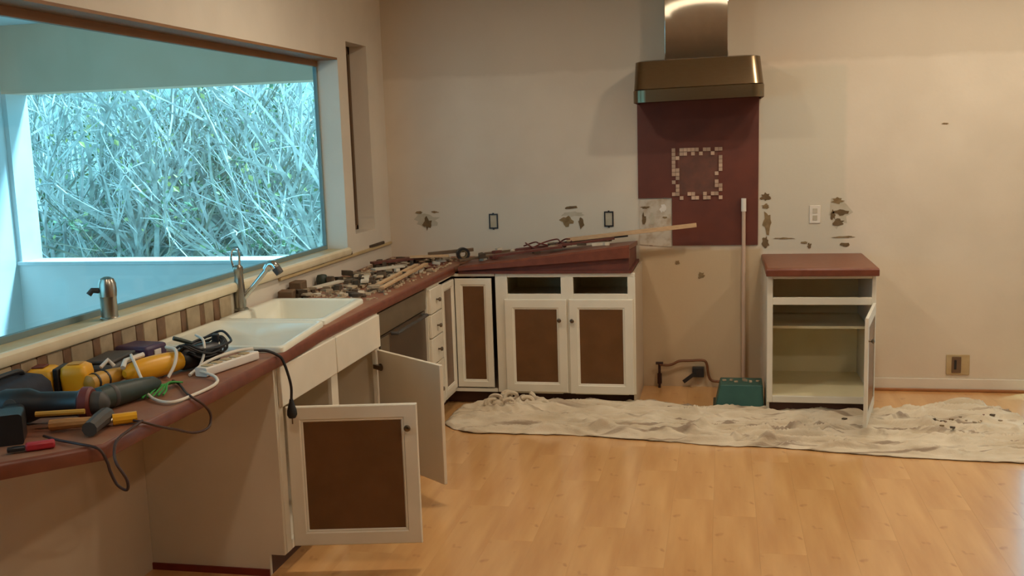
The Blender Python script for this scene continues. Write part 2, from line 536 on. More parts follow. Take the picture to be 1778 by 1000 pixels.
win = struct(MB().box(-0.158, -0.135, WY0, WY1, WZ0 + 0.02, WZ0 + 0.045)
             .box(-0.158, -0.135, WY1 - 0.02, WY1, WZ0 + 0.045, WZ1 - 0.05).box(-0.158, -0.135, WY0, WY0 + 0.02, WZ0 + 0.045, WZ1 - 0.05).build('window_1', M['wframe']))
MB().box(-0.150, -0.144, WY0 + 0.02, WY1 - 0.02, WZ0 + 0.045, WZ1 - 0.049).build('pane', M['glass'], win)
win2 = struct(MB().box(-0.156, -0.118, NY0 + 0.001, NY1 - 0.001, NZ0 + 0.001, NZ0 + 0.03).box(-0.156, -0.118, NY0 + 0.001, NY1 - 0.001, NZ1 - 0.05, NZ1 - 0.001)
              .box(-0.156, -0.118, NY0 + 0.001, NY0 + 0.04, NZ0, NZ1).box(-0.156, -0.118, NY1 - 0.03, NY1 - 0.001, NZ0, NZ1).build('window_2', M['dark']))
MB().box(-0.150, -0.140, NY0 + 0.03, NY1 - 0.02, NZ0 + 0.02, NZ1 - 0.04).build('shade', M['dark'], win2)
MB().box(-0.158, -0.132, WY0 + 0.001, WY1 - 0.001, WZ1 - 0.048, WZ1 - 0.0135).build('frame_head', M['soffit'], win)
struct(MB().box(-0.158, -0.0005, WY0 + 0.001, WY1 - 0.001, WZ1 - 0.013, WZ1 - 0.0005).build('trim_8', M['soffit']))
# sill board with its cream nose
sill = struct(MB().box(-0.134, -0.002, WY0 + 0.001, WY1 - 0.001, WZ0, 1.068).build('trim_1', M['sill'], bevel=0.004))
nose = struct(MB().prism([(0.0, 1.032), (0.022, 1.032), (0.028, 1.045), (0.026, 1.066), (0.014, 1.076), (-0.002, 1.076), (-0.002, 1.05), (0.0, 1.05)], -5.6, -0.86,
              Matrix(((1, 0, 0, 0), (0, 0, 1, 0), (0, 1, 0, 0), (0, 0, 0, 1)))).build('trim_2', M['sillnose'], smooth=True))
ledge = MB().box(0.0005, 0.018, -1.9, -0.03, 1.01, 1.028).build('trim_3', M['sill'], bevel=0.003)
struct(ledge)
for i, (y0, y1, z) in enumerate(((-1.48, -1.27, 1.03), (-1.02, -0.80, 1.03), (-0.46, -0.17, 1.03))):
    MB().prism([(0.001, y0), (0.017, y0 + 0.01), (0.02, y1 - 0.03), (0.001, y1)], z - 0.001, z + 0.016).build('residue', M['darkchip'], ledge)

struct(MB().box(3.23, BX0 - 0.002, -0.012, -0.0005, 0.0, 0.085).build('baseboard_back', M['wall'], bevel=0.003))
struct(MB().box(3.23, BX0 - 0.002, -0.026, -0.0125, 0.0, 0.02).build('trim_4', M['shoe'], bevel=0.005))
# glazed patio door in the back wall just right of the frame, under an added unseen roof
door = struct(MB().box(BX0 + 0.001, BX0 + 0.022, 0.06, 0.10, 0, BZ - 0.001).box(BX1 - 0.06, BX1 - 0.001, 0.06, 0.10, 0, BZ - 0.001)
              .box(BX0 + 0.022, BX1 - 0.06, 0.06, 0.10, BZ - 0.06, BZ - 0.001).build('door_1', M['cab']))
MB().box(BX0 + 0.022, BX1 - 0.06, 0.075, 0.081, 0.0, BZ - 0.06).build('pane', M['glass'], door)
struct(MB().box(3.4, 7.2, 0.16, 1.12, 2.45, 2.55).build('sun_block_roof', M['ceiling']))  # unseen slab added to keep direct sun off the glazed door
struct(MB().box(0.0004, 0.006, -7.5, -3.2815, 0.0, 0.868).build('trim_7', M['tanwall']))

# ------------------------------------------------------------------ backsplash tiles below the sill
bs = thing('tile_backsplash', 'strip of mixed beige and brown stone tiles below the long window sill', 'tile backsplash', (0.0, -3.7, 0.915))
MB().box(0.0005, 0.006, -5.3, -2.42, 0.9155, 1.031).build('mortar_bed', M['greyres'], bs)
rnd = random.Random(11)
y, k = -5.28, 0
dark_turn = False
while y < -2.47:
    w = rnd.choice([0.085, 0.1, 0.115, 0.13]) if not dark_turn else rnd.choice([0.045, 0.055, 0.065])
    w = min(w, -2.425 - y)
    h0 = 0.918 + (0.004 if k % 3 else 0)
    MB().box(0.0062, 0.014 + rnd.uniform(0, 0.004), y + 0.002, y + w - 0.002, h0, 1.027 - rnd.uniform(0, 0.004)).build('tile', M['tile_dark'] if dark_turn else M['tile_light'], bs, bevel=0.0025, seg=1)
    y += w
    dark_turn = not dark_turn
    k += 1

# ------------------------------------------------------------------ sunroom beyond the window
SX0, SY1, SZ = -3.44, 0.5, 2.757
OX0, OX1, OZ0, OZ1 = -3.40, -0.45, 0.84, 2.215
sr = MB()
T = 0.26
sr.box(SX0 - 0.1, SX0, SY1, SY1 + T, -0.2, SZ + 0.1)
sr.box(SX0, OX0, SY1, SY1 + T, OZ0, OZ1)
sr.box(OX1, -0.16, SY1, SY1 + T, OZ0, SZ + 0.1)
struct(sr.build('wall_sunroom_end', M['sunroom']))
struct(MB().box(SX0, OX1, SY1, SY1 + T, OZ1, SZ).build('trim_6', M['header']))
struct(MB().box(SX0, -0.16, SY1, SY1 + T, -0.2, OZ0 - 0.03).build('wall_sunroom_low', M['sunroom_low']))
struct(MB().box(SX0, -0.16, SY1 - 0.02, SY1 + T, OZ0 - 0.03, OZ0).build('trim_5', M['sunroom'], bevel=0.004))
struct(MB().box(SX0 - 0.1, SX0, -5.8, -3.6, -0.2, SZ + 0.1).box(SX0 - 0.1, SX0, -0.35, SY1, -0.2, SZ + 0.1).box(SX0 - 0.1, SX0, -3.6, -0.35, -0.2, 0.4).box(SX0 - 0.1, SX0, -3.6, -0.35, 2.35, SZ + 0.1).build('wall_sunroom_left', M['sunroom']))
struct(MB().box(SX0 - 0.1, -0.16, -5.9, SY1 + T, SZ, SZ + 0.1).build('ceiling_sunroom', M['sunroom']))
struct(MB().box(SX0 - 0.1, -0.16, -5.9, SY1 + T, -0.3, -0.2).build('floor_sunroom', M['deck']))
struct(MB().box(-0.17, -0.16, 0.16, SY1, -0.2, SZ).build('wall_sunroom_return', M['sunroom']))

# bank and shrubs outside
hill = MB()
NXh, NYh = 40, 22
vs, fs = [], []
for j in range(NYh + 1):
    for i in range(NXh + 1):
        x = -14 + 16 * i / NXh
        yv = 0.9 + 9.5 * j / NYh
        z = -0.35 + 0.52 * max(0, yv - 2.0) + 0.3 * noise.noise(Vector((x * 0.7, yv * 0.7, 1.3)))
        vs.append((x, yv, z))
for j in range(NYh):
    for i in range(NXh):
        a = j * (NXh + 1) + i
        fs.append((a, a + 1, a + NXh + 2, a + NXh + 1))
hill.add(vs, fs)
struct(hill.build('hill', M['soil'], smooth=True, angle=180))
struct(MB().box(-16, -3.6, -12, 0.95, -0.6, -0.36).build('ground', M['soil']))

def shrub_mesh(seed, nst, hgt, spread, lean, nleaf):
    rd = random.Random(seed)
    wood, leaf = MB(), MB()
    def twig(p, d, L, r, n, level):
        pts = [p]
        q = Vector(p)
        dd = Vector(d).normalized()
        bend = Vector((rd.uniform(-1, 1), rd.uniform(-1, 1), rd.uniform(-0.7, 0.5))) * 0.16
        for s in range(n):
            dd = (dd + bend + Vector((rd.uniform(-1, 1), rd.uniform(-1, 1), rd.uniform(-1, 1))) * 0.07).normalized()
            q = q + dd * (L / n)
            hr = math.hypot(q.x, q.y)
            if hr > 1.25:
                q.x *= 1.25 / hr; q.y *= 1.25 / hr
            pts.append(q.copy())
        wood.tube(pts, r, 3, r * 0.35, cap=False)
        if level < 2:
            for k in range(rd.randint(5, 8) if level == 0 else rd.randint(1, 3)):
                i = rd.randint(1, n - 1)
                nd = (dd * 0.9 + Vector((rd.uniform(-1, 1), rd.uniform(-1, 1), rd.uniform(-0.4, 1)))).normalized()
                twig(pts[i], nd, L * rd.uniform(0.2, 0.38), r * 0.5, 4 if level == 0 else 3, level + 1)
        else:
            for k in range(nleaf if rd.random() < 0.4 else 0):
                c = pts[rd.randint(1, n)] + Vector((rd.uniform(-1, 1), rd.uniform(-1, 1), rd.uniform(-1, 1))) * 0.05
                s = rd.uniform(0.018, 0.04)
                a = Vector((rd.uniform(-1, 1), rd.uniform(-1, 1), rd.uniform(-1, 1))).normalized()
                b = a.orthogonal().normalized()
                w = a.cross(b) * 0.25
                leaf.add([c - a * s, c + b * s * 0.6 + w * s, c + a * s, c - b * s * 0.6 + w * s], [(0, 1, 2), (0, 2, 3)])
    for k in range(nst):
        a = rd.uniform(0, 2 * PI)
        p = Vector((math.cos(a), math.sin(a), 0)) * rd.uniform(0.02, 0.18)
        d = Vector((math.cos(a) * spread * rd.uniform(0.3, 1) + lean[0], math.sin(a) * spread * rd.uniform(0.3, 1) + lean[1], 1))
        twig(p, d, hgt * rd.uniform(0.75, 1.15), 0.016 * rd.uniform(0.6, 1.9), 8, 0)
    return wood, leaf

KINDS = [
    ('bare pale stemmed shrub tangled on the bank outside the sunroom opening', 'pale bare shrubs outside', 'bark', 'leaf', (1, 12, 2.9, 0.5, (0.25, -0.05), 1)),
    ('arching grey shrub leaning to the right on the bank outside', 'arching grey shrubs outside', 'bark', 'leaf', (2, 11, 3.1, 0.55, (0.6, -0.1), 1)),
    ('leafy green shrub with yellowish leaves among the bare stems outside', 'leafy green shrubs outside', 'bark2', 'leaf2', (3, 9, 2.4, 0.6, (0.0, 0.0), 7)),
]
proto = []
for lab, grp, bk, lf, args in KINDS:
    t = thing('bare_shrub' if bk == 'bark' else 'leafy_shrub', lab, 'shrub', (0, 0, 0), grp)
    w, l = shrub_mesh(*args)
    w.build('stems', M[bk], t, smooth=True)
    lo = l.build('leaves', M[lf], t)
    lo['kind'] = 'stuff'
    proto.append([t, 0])
rnd = random.Random(5)
spots = []
for row, (yv, n, xa, xb) in enumerate(((2.55, 8, -5.0, -0.9), (3.3, 8, -5.8, -0.9), (4.2, 8, -6.5, -1.0), (5.3, 8, -7.4, -1.2))):
    for i in range(n):
        spots.append((xa + (xb - xa) * (i + rnd.uniform(0.2, 0.8)) / n, yv + rnd.uniform(-0.2, 0.3), [0, 1, 0, 2, 1, 2, 0, 1][(i + row * 3) % 8]))
for x, yv, kd in spots:
    t, used = proto[kd]
    z = -0.42 + 0.52 * max(0, yv - 2.0)
    if used:
        r = t.copy(); COL.objects.link(r)
        for ch in list(t.children):
            c = ch.copy(); COL.objects.link(c); c.parent = r
    else:
        r = t
        proto[kd][1] = 1
    r.location = (x, yv, z)
    r.rotation_euler = (0, 0, rnd.uniform(-0.6, 0.6) if kd == 1 else rnd.uniform(0, 6.28))
    s = rnd.uniform(0.85, 1.15)
    r.scale = (s, s, s)

# ------------------------------------------------------------------ cabinet helpers
def door_leaf(root, hinge, ang, w, z0, z1, knob=None, panel='panel_brown', stile=0.066, name='door', hinge_right=False):
    """framed door; local x runs from the hinge edge along the leaf, local -y is its face"""
    mx = rz(hinge, ang)
    t = 0.019
    def L(e, yy, ex=0):
        return [mx @ Vector(p) for p in ((e, yy, z0 + e), (w - e, yy, z0 + e), (w - e, yy, z1 - e), (e, yy, z1 - e))]
    s = stile
    loops = [L(0, t), L(0, 0.004), L(0.004, 0), L(s - 0.014, 0), L(s - 0.009, 0.004), L(s - 0.004, 0.004), L(s, 0.009), L(s, t)]
    d = MB().loft(loops, ring=True).build(name, M['cab'], root, smooth=True, angle=20)
    MB().box(s - 0.001, w - s + 0.001, 0.0095, 0.0155, z0 + s - 0.001, z1 - s + 0.001, mx).build('panel', M[panel], d)
    if knob:
        ku, kz = knob
        km = mx @ Matrix.Translation((ku, 0, kz)) @ Matrix.Rotation(PI / 2, 4, 'X')
        MB().lathe([(0.006, -0.001), (0.005, 0.012), (0.012, 0.018), (0.014, 0.024), (0.010, 0.029), (0.002, 0.031)], km, 12).build('knob', M['knob'], d, smooth=True)
    return d

def knob_at(parent, loc, direction):
    km = axis_mx(loc, Vector(loc) + Vector(direction))
    return MB().lathe([(0.006, -0.001), (0.005, 0.012), (0.012, 0.018), (0.014, 0.024), (0.010, 0.029), (0.002, 0.031)], km, 12).build('knob', M['knob'], parent, smooth=True)

CT0, CT1 = 0.870, 0.914
# --- sink cabinet
c = thing('sink_cabinet', 'cream sink cabinet with both framed doors swung open under the white sink', 'cabinet', (0.3, -2.66, 0))
Y0, Y1 = -3.28, -2.05
ep = MB().prism([(0.002, 0.0), (0.53, 0.0), (0.53, 0.09), (0.597, 0.09), (0.597, CT0 - 0.001), (0.002, CT0 - 0.001)], -(Y0 + 0.018), -Y0,
           Matrix(((1, 0, 0, 0), (0, 0, -1, 0), (0, 1, 0, 0), (0, 0, 0, 1)))).build('end_panel', M['endpanel'], c)
MB().box(0.004, 0.528, Y0 - 0.008, Y0 - 0.0003, 0.0, 0.028).build('base_strip', M['redtrim'], c)
ff = MB()
ff.box(0.58, 0.60, Y0 + 0.0185, -3.215, 0.09, CT0 - 0.001).box(0.58, 0.60, -2.70, -2.625, 0.13, 0.69).box(0.58, 0.60, -2.105, Y1, 0.09, CT0 - 0.001)
ff.box(0.58, 0.60, -3.215, -2.105, 0.09, 0.13).box(0.58, 0.60, -3.215, -2.105, 0.69, CT0 - 0.001)
ff.build('face_frame', M['cab'], c, bevel=0.002, seg=1)
MB().box(0.6003, 0.618, -3.255, -2.668, 0.697, 0.862).build('false_front', M['cab'], c, bevel=0.004)
MB().box(0.6003, 0.618, -2.660, -2.07, 0.697, 0.862).build('false_front', M['cab'], c, bevel=0.004)
ins = MB().box(0.02, 0.58, Y0 + 0.019, Y1, 0.09, 0.106).box(0.02, 0.035, Y0 + 0.019, Y1, 0.106, 0.68).box(0.035, 0.58, Y1 - 0.016, Y1, 0.106, 0.85)
ins.build('carcass', M['endpanel'], c)
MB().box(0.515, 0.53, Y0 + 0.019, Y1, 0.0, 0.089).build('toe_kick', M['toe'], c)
door_leaf(c, (0.612, -3.222, 0), 11.0, 0.525, 0.105, 0.688, knob=(0.487, 0.594), name='door')
d2 = door_leaf(c, (0.607, -2.098, 0), -38.0 + 180 - 180, 0.535, 0.105, 0.685, name='door')
# the second leaf shows its flat inner side: rebuild it as seen from behind
bpy.data.objects.remove(d2.children[0]); bpy.data.objects.remove(d2)
mx = rz((0.607, -2.102, 0), -38.0)
d2 = MB().box(0, 0.535, 0.0, 0.019, 0.105, 0.685, mx).build('door', M['endpanel'], c, bevel=0.003)
d2['label'] = 'open door turned so its plain inner face shows'
for zz in (0.60, 0.19):
    hg = MB().lathe([(0.019, 0), (0.019, 0.003), (0.014, 0.004)], mx @ Matrix.Translation((0.03, 0.0, zz)) @ Matrix.Rotation(PI / 2, 4, 'X'), 14)
    hg.box(-0.012, 0.05, -0.020, -0.003, zz - 0.011, zz + 0.011, mx)
    hg.build('hinge', M['knob'], d2)

# --- dishwasher
c = thing('dishwasher', 'grey built-in dishwasher between the sink cabinet and the drawers', 'dishwasher', (0.3, -1.6, 0))
MB().box(0.03, 0.560, -2.015, -1.172, 0.10, CT0 - 0.012).build('body', M['dark'], c)
MB().box(0.5605, 0.590, -2.010, -1.180, 0.115, 0.728).build('door_panel', M['dw_dark'], c, bevel=0.006)
MB().box(0.5605, 0.596, -2.010, -1.180, 0.735, CT0 - 0.014).build('control_panel', M['dw'], c, bevel=0.005)
MB().box(0.5902, 0.596, -2.008, -1.87, 0.12, 0.72).build('side_trim', M['dw'], c, bevel=0.002)
hd = MB().tube([(0.592, -1.82, 0.715), (0.625, -1.82, 0.715), (0.625, -1.26, 0.715), (0.592, -1.26, 0.715)], 0.010, 8)
hd.build('handle', M['charcoal'], c, smooth=True)
MB().box(0.52, 0.54, -2.01, -1.175, 0.0, 0.099).build('kick_plate', M['black'], c)

# --- drawer cabinet
c = thing('drawer_cabinet', 'narrow cream cabinet of four drawers beside the dishwasher', 'cabinet', (0.3, -1.03, 0))
MB().box(0.02, 0.58, -1.168, -0.905, 0.09, CT0 - 0.001).build('carcass', M['cab'], c)
MB().box(0.5803, 0.60, -1.168, -1.140, 0.09, CT0 - 0.001).build('stile', M['cab'], c)
MB().box(0.5803, 0.60, -0.925, -0.905, 0.09, CT0 - 0.001).build('stile', M['cab'], c)
MB().box(0.5803, 0.60, -1.139, -0.926, 0.845, CT0 - 0.001).build('top_rail', M['cab'], c)
for z0, z1, kz in ((0.698, 0.848, 0.772), (0.552, 0.692, 0.612), (0.388, 0.546, 0.465), (0.10, 0.382, 0.215)):
    d = MB().box(0.6003, 0.618, -1.152, -0.912, z0, z1).build('drawer', M['cab'], c, bevel=0.004)
    knob_at(d, (0.618, -1.03, kz), (1, 0, 0))
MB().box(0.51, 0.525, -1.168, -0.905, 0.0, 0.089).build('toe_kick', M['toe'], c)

# --- corner cabinet with its folding door
c = thing('corner_cabinet', 'cream corner cabinet with a folding two-leaf door left slightly ajar', 'cabinet', (0.45, -0.45, 0))
MB().box(0.02, 0.578, -0.90, -0.02, 0.09, 0.105).box(0.578, 0.90, -0.56, -0.02, 0.09, 0.105).box(0.02, 0.9, -0.035, -0.02, 0.105, 0.86).build('carcass', M['dark'], c)
MB().box(0.585, 0.60, -0.902, -0.60, 0.852, CT0 - 0.001).box(0.585, 0.885, -0.60, -0.585, 0.852, CT0 - 0.001).box(0.585, 0.60, -0.902, -0.60, 0.09, 0.112).box(0.585, 0.885, -0.60, -0.585, 0.09, 0.112).build('face_frame', M['cab'], c)
door_leaf(c, (0.618, -0.890, 0), 90, 0.280, 0.120, 0.838, stile=0.052, name='door_leaf')
door_leaf(c, (0.6195, -0.606, 0), 0, 0.243, 0.120, 0.838, stile=0.052, name='door_leaf')
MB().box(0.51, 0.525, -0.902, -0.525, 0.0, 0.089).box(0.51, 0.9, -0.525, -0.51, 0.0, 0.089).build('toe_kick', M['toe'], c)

# --- back base cabinet
c = thing('base_cabinet', 'cream base cabinet with two empty drawer openings above two framed doors', 'cabinet', (1.34, -0.3, 0))
FY = -0.585
f = MB()
f.box(0.889, 0.968, FY - 0.015, FY + 0.005, 0.09, CT0 - 0.001).box(1.315, 1.395, FY - 0.015, FY + 0.005, 0.09, 0.845).box(1.738, 1.785, FY - 0.015, FY + 0.005, 0.09, 0.845)
f.box(0.968, 1.785, FY - 0.015, FY + 0.005, 0.845, CT0 - 0.001).box(0.968, 1.315, FY - 0.015, FY + 0.005, 0.70, 0.737).box(1.395, 1.738, FY - 0.015, FY + 0.005, 0.70, 0.737)
f.box(0.968, 1.315, FY - 0.015, FY + 0.005, 0.085, 0.115).box(1.395, 1.738, FY - 0.015, FY + 0.005, 0.085, 0.115)
f.build('face_frame', M['cab'], c, bevel=0.002, seg=1)
MB().box(1.768, 1.785, FY + 0.0055, -0.003, 0.0, CT0 - 0.001).build('side_panel', M['tanwall'], c)
MB().box(0.905, 0.92, FY + 0.006, -0.02, 0.09, 0.86).box(0.92, 1.766, -0.035, -0.02, 0.09, 0.86).box(0.92, 1.766, FY + 0.006, -0.036, 0.09, 0.105).box(1.345, 1.36, FY + 0.006, -0.036, 0.7, 0.86).box(0.92, 1.766, FY + 0.006, -0.036, 0.690, 0.70).build('carcass', M['cab_in'], c)
door_leaf(c, (0.948, FY - 0.0345, 0), 0, 0.404, 0.098, 0.704, knob=(0.358, 0.572))
door_leaf(c, (1.366, FY - 0.0345, 0), 0, 0.406, 0.092, 0.704, knob=(0.012 + 0.010, 0.570))
MB().box(0.905, 1.766, -0.525, -0.51, 0.0, 0.089).build('toe_kick', M['toe'], c)

# --- right base cabinet
c = thing('base_cabinet', 'open cream cabinet under the short red countertop right of the range gap', 'cabinet', (2.88, -0.35, 0))
FY = -0.69
XL, XR = 2.583, 3.205
f = MB()
f.box(XL, 2.617, FY - 0.01, FY + 0.01, 0.085, CT0 - 0.001).box(3.182, XR, FY - 0.01, FY + 0.01, 0.085, CT0 - 0.001)
f.box(2.617, 3.182, FY - 0.01, FY + 0.01, 0.843, CT0 - 0.001).box(2.617, 3.182, FY - 0.01, FY + 0.01, 0.686, 0.731).box(2.617, 3.182, FY - 0.01, FY + 0.01, 0.085, 0.125)
f.build('face_frame', M['cab'], c, bevel=0.002, seg=1)
MB().box(XL, XL + 0.016, FY + 0.0105, -0.002, 0.0, CT0 - 0.001).build('side_panel', M['cab'], c)
MB().box(XR - 0.016, XR, FY + 0.0105, -0.002, 0.0, CT0 - 0.001).build('side_panel', M['cab'], c)
MB().box(XL + 0.017, XR - 0.017, -0.02, -0.006, 0.09, CT0 - 0.002).build('back_panel', M['cab_in'], c)
MB().box(XL + 0.017, XR - 0.017, FY + 0.011, -0.021, 0.108, 0.124).build('bottom_board', M['cab_in'], c)
MB().box(XL + 0.017, XR - 0.017, -0.50, -0.021, 0.505, 0.521).build('shelf', M['cab_in'], c)
MB().box(XL + 0.017, XR - 0.017, FY + 0.03, FY + 0.045, 0.0, 0.1).build('toe_kick', M['toe'], c)
dd = door_leaf(c, (3.186, FY - 0.014, 0), 258, 0.535, 0.092, 0.700, stile=0.06)
# knob on the outer face which looks right
mx = rz((3.186, FY - 0.014, 0), 258)
kp = mx @ Vector((0.50, 0.0195, 0.57))
kd = mx.to_3x3() @ Vector((0, 1, 0))
knob_at(dd, kp, kd)

# ------------------------------------------------------------------ countertops
def poly_slab(name, m, poly, z0, z1, root=None, bev=0.012):
    return MB().prism(poly, z0, z1).build(name, m, root, bevel=bev, seg=3)

left_top = thing('countertop', 'long red-brown countertop running under the window and ending in a desk overhang', 'countertop', (0.3, -2.6, CT0))
poly = [(0.003, -0.003), (0.62, -0.003), (0.615, -0.60), (0.612, -0.70), (0.608, -0.98), (0.597, -2.0), (0.597, -2.8), (0.622, -3.25), (0.627, -3.9), (0.625, -4.25), (0.632, -4.445), (0.446, -4.637), (0.003, -5.10)]
slab = MB().prism(poly, CT0, CT1).build('slab', M['dusty_counter'], left_top)
cutter = MB().box(0.060, 0.500, -2.625, -2.045, 0.7, 1.1).build('cutter', M['counter'])
bmod = slab.modifiers.new('cut', 'BOOLEAN'); bmod.object = cutter; bmod.operation = 'DIFFERENCE'
dg = bpy.context.evaluated_depsgraph_get()
me2 = bpy.data.meshes.new_from_object(slab.evaluated_get(dg))
slab.modifiers.clear()
slab.data = me2
bpy.data.objects.remove(cutter)
b = slab.modifiers.new('bevel', 'BEVEL'); b.width = 0.012; b.segments = 3; b.limit_method = 'ANGLE'; b.angle_limit = math.radians(40)
for p in slab.data.polygons: p.use_smooth = True
slab.data.set_sharp_from_angle(angle=math.radians(40))
# front nosing in a cleaner, redder laminate
edge = poly[2:13]
npts = [Vector((x + 0.0, y_, 0)) for x, y_ in edge]
loops = []
for i, p in enumerate(npts):
    d = (npts[min(i + 1, len(npts) - 1)] - npts[max(i - 1, 0)]).normalized()
    nrm = Vector((-d.y, d.x, 0))
    if nrm.x < 0 and abs(nrm.x) > abs(nrm.y): nrm = -nrm
    if i >= len(npts) - 2: nrm = Vector((-d.y, d.x, 0)); nrm = nrm if nrm.y < 0 else -nrm
    prof = [(0.0008, -0.002), (0.008, -0.001), (0.011, 0.008), (0.011, 0.034), (0.008, 0.042), (0.0008, 0.0448)]
    loops.append([Vector((p.x + nrm.x * a, p.y + nrm.y * a, CT0 + zz)) for a, zz in prof])
MB().loft(loops).build('nosing', M['counter_edge'], left_top, smooth=True, angle=50)

back_top = thing('countertop', 'loosened dark red countertop tilted up over the back base cabinet', 'countertop', (1.2, -0.3, CT0))
# thin build-up still sitting on the cabinet, and the loosened slab propped over it
MB().box(0.652, 1.765, -0.615, -0.01, CT0, 0.888).build('build_up_strip', M['redboard'], back_top)
def zt(x, y_):
    fr = 0.919 + 0.127 * max(0, (x - 0.66)) / 1.085
    bk = 0.917 + 0.094 * max(0, (x - 0.66)) / 1.085
    t = min(1, max(0, (y_ + 0.62) / 0.60))
    return fr + (bk - fr) * t
xs = [0.655, 0.9, 1.2, 1.5, 1.755]
loops = []
for x in xs:
    yf, yb = -0.632, -0.012
    th = 0.028 + 0.052 * (x - 0.655) / 1.1
    e = 0.0
    loops.append([Vector((x, yb, zt(x, yb))), Vector((x, yf + 0.012, zt(x, yf))), Vector((x, yf, zt(x, yf) - 0.012)), Vector((x, yf, zt(x, yf) - th)), Vector((x, yf + 0.03, zt(x, yf) - th)), Vector((x, yf + 0.035, zt(x, yf) - 0.03)), Vector((x, yb, zt(x, yb) - 0.03))])
MB().loft(loops).build('slab', M['counter_edge'], back_top, smooth=True, angle=40)
wv = [(x, y_, zz) for x in (0.70, 1.75) for y_, zz in ((-0.605, 0.8885), (-0.05, 0.8885), (-0.05, zt(x, -0.05) - 0.032), (-0.605, zt(x, -0.605) - 0.034))]
MB().loft([[Vector(p) for p in wv[:4]], [Vector(p) for p in wv[4:]]]).build('packing', M['redboard'], back_top)

rt = thing('countertop', 'short red-brown countertop on the open cabinet right of the range gap', 'countertop', (2.9, -0.37, CT0))
MB().prism([(2.572, -0.752), (3.215, -0.752), (3.215, -0.003), (2.572, -0.003)], CT0, CT1).build('slab', M['counter'], rt, bevel=0.012, seg=3)
MB().box(2.574, 3.213, -0.7665, -0.7525, CT0 - 0.004, CT1 - 0.007).build('nosing', M['counter_edge'], rt, bevel=0.005)

# ------------------------------------------------------------------ sink and taps
sk = thing('sink', 'white enamel sink with a drainboard set in the long countertop below the window', 'sink', (0.3, -2.6, CT1))
def quad(a, e, z):   # corners: near-left, near-right, far-right, far-left, rounded
    (x0, y0), (x1, y1), (x2, y2), (x3, y3) = a
    P = [Vector((x0, y0, z)), Vector((x1, y1, z)), Vector((x2, y2, z)), Vector((x3, y3, z))]
    cen = sum(P, Vector()) / 4
    out = []
    n = 4
    for i in range(4):
        p, pv, nx = P[i], P[i - 1], P[(i + 1) % 4]
        a1 = (pv - p).normalized(); a2 = (nx - p).normalized()
        p = p + (a1 + a2) * e
        r = 0.035
        for k in range(n + 1):
            t = k / n
            b0, b1, b2 = p + a1 * r, p, p + a2 * r
            out.append((b0 * (1 - t) + b1 * t) * (1 - t) + (b1 * (1 - t) + b2 * t) * t)
    return out
near = [(0.03, -3.235), (0.630, -3.245), (0.566, -2.655), (0.034, -2.655)]
far = [(0.034, -2.654), (0.566, -2.654), (0.525, -2.02), (0.034, -2.02)]
z = CT1 + 0.0005
MB().loft([quad(near, 0, z), quad(near, 0, z + 0.018), quad(near, 0.006, z + 0.024), quad(near, 0.022, z + 0.024), quad(near, 0.030, z + 0.017)]).build('drainboard', M['sinkw'], sk, smooth=True, angle=50)
MB().loft([quad(far, 0, z), quad(far, 0, z + 0.018), quad(far, 0.006, z + 0.024), quad(far, 0.034, z + 0.024), quad(far, 0.046, z + 0.014), quad(far, 0.062, z - 0.15), quad(far, 0.09, z - 0.175),
           quad(far, 0.086, z - 0.181), quad(far, 0.056, z - 0.155), quad(far, 0.044, z - 0.002)], cap0=False, cap1=False).build('basin', M['sinkw'], sk, smooth=True, angle=50)
# basin floor
MB().prism([(p.x, p.y) for p in quad(far, 0.088, 0)], z - 0.181, z - 0.1755).build('basin_floor', M['sinkw'], sk)
MB().lathe([(0.03, 0), (0.03, 0.003), (0.012, 0.0035)], Matrix.Translation((0.29, -2.33, z - 0.1753)), 14).build('drain', M['chrome'], sk)

fa = thing('faucet', 'chrome single-lever pull-out faucet behind the white sink', 'faucet', (0.02, -2.39, CT1))
FB = Vector((0.026, -2.39, CT1 + 0.0245))
fz = FB.z
fb = MB().lathe([(0.036, 0.0), (0.036, 0.008), (0.030, 0.012)], Matrix.Translation(FB), 20)
fb.build('base_flange', M['dull_chrome'], fa, smooth=True)
MB().lathe([(0.027, 0.012), (0.028, 0.05), (0.026, 0.10), (0.022, 0.15), (0.020, 0.185), (0.024, 0.192), (0.023, 0.21), (0.012, 0.222)], Matrix.Translation(FB), 20).build('body', M['dull_chrome'], fa, smooth=True)
lv = curve([(0.004, -2.39, fz + 0.20), (-0.008, -2.39, fz + 0.25), (0.002, -2.39, fz + 0.292), (0.026, -2.39, fz + 0.298), (0.036, -2.39, fz + 0.262), (0.030, -2.39, fz + 0.205)], 6)
MB().tube(lv, 0.0055, 8).build('lever_loop', M['chrome'], fa, smooth=True)
w0, w1, w2 = Vector((0.045, -2.385, 0.998)), Vector((0.168, -2.37, 1.138)), Vector((0.226, -2.365, 1.152))
MB().tube([w0, w0.lerp(w1, 0.5), w1], 0.013, 12, 0.012).build('spout', M['chrome'], fa, smooth=True)
MB().tube(curve([w1 - Vector((0.006, 0, 0.006)), w1 + Vector((0.014, 0, 0.020)), w1 + Vector((0.036, 0, 0.018)), w1 + Vector((0.050, 0, -0.004))], 4), 0.019, 12, 0.021).build('spray_head', M['chrome'], fa, smooth=True)
MB().tube([w1 + Vector((0.046, 0, 0.002)), w1 + Vector((0.064, 0, -0.024))], 0.0225, 12, 0.021).build('spray_face', M['charcoal'], fa, smooth=True)

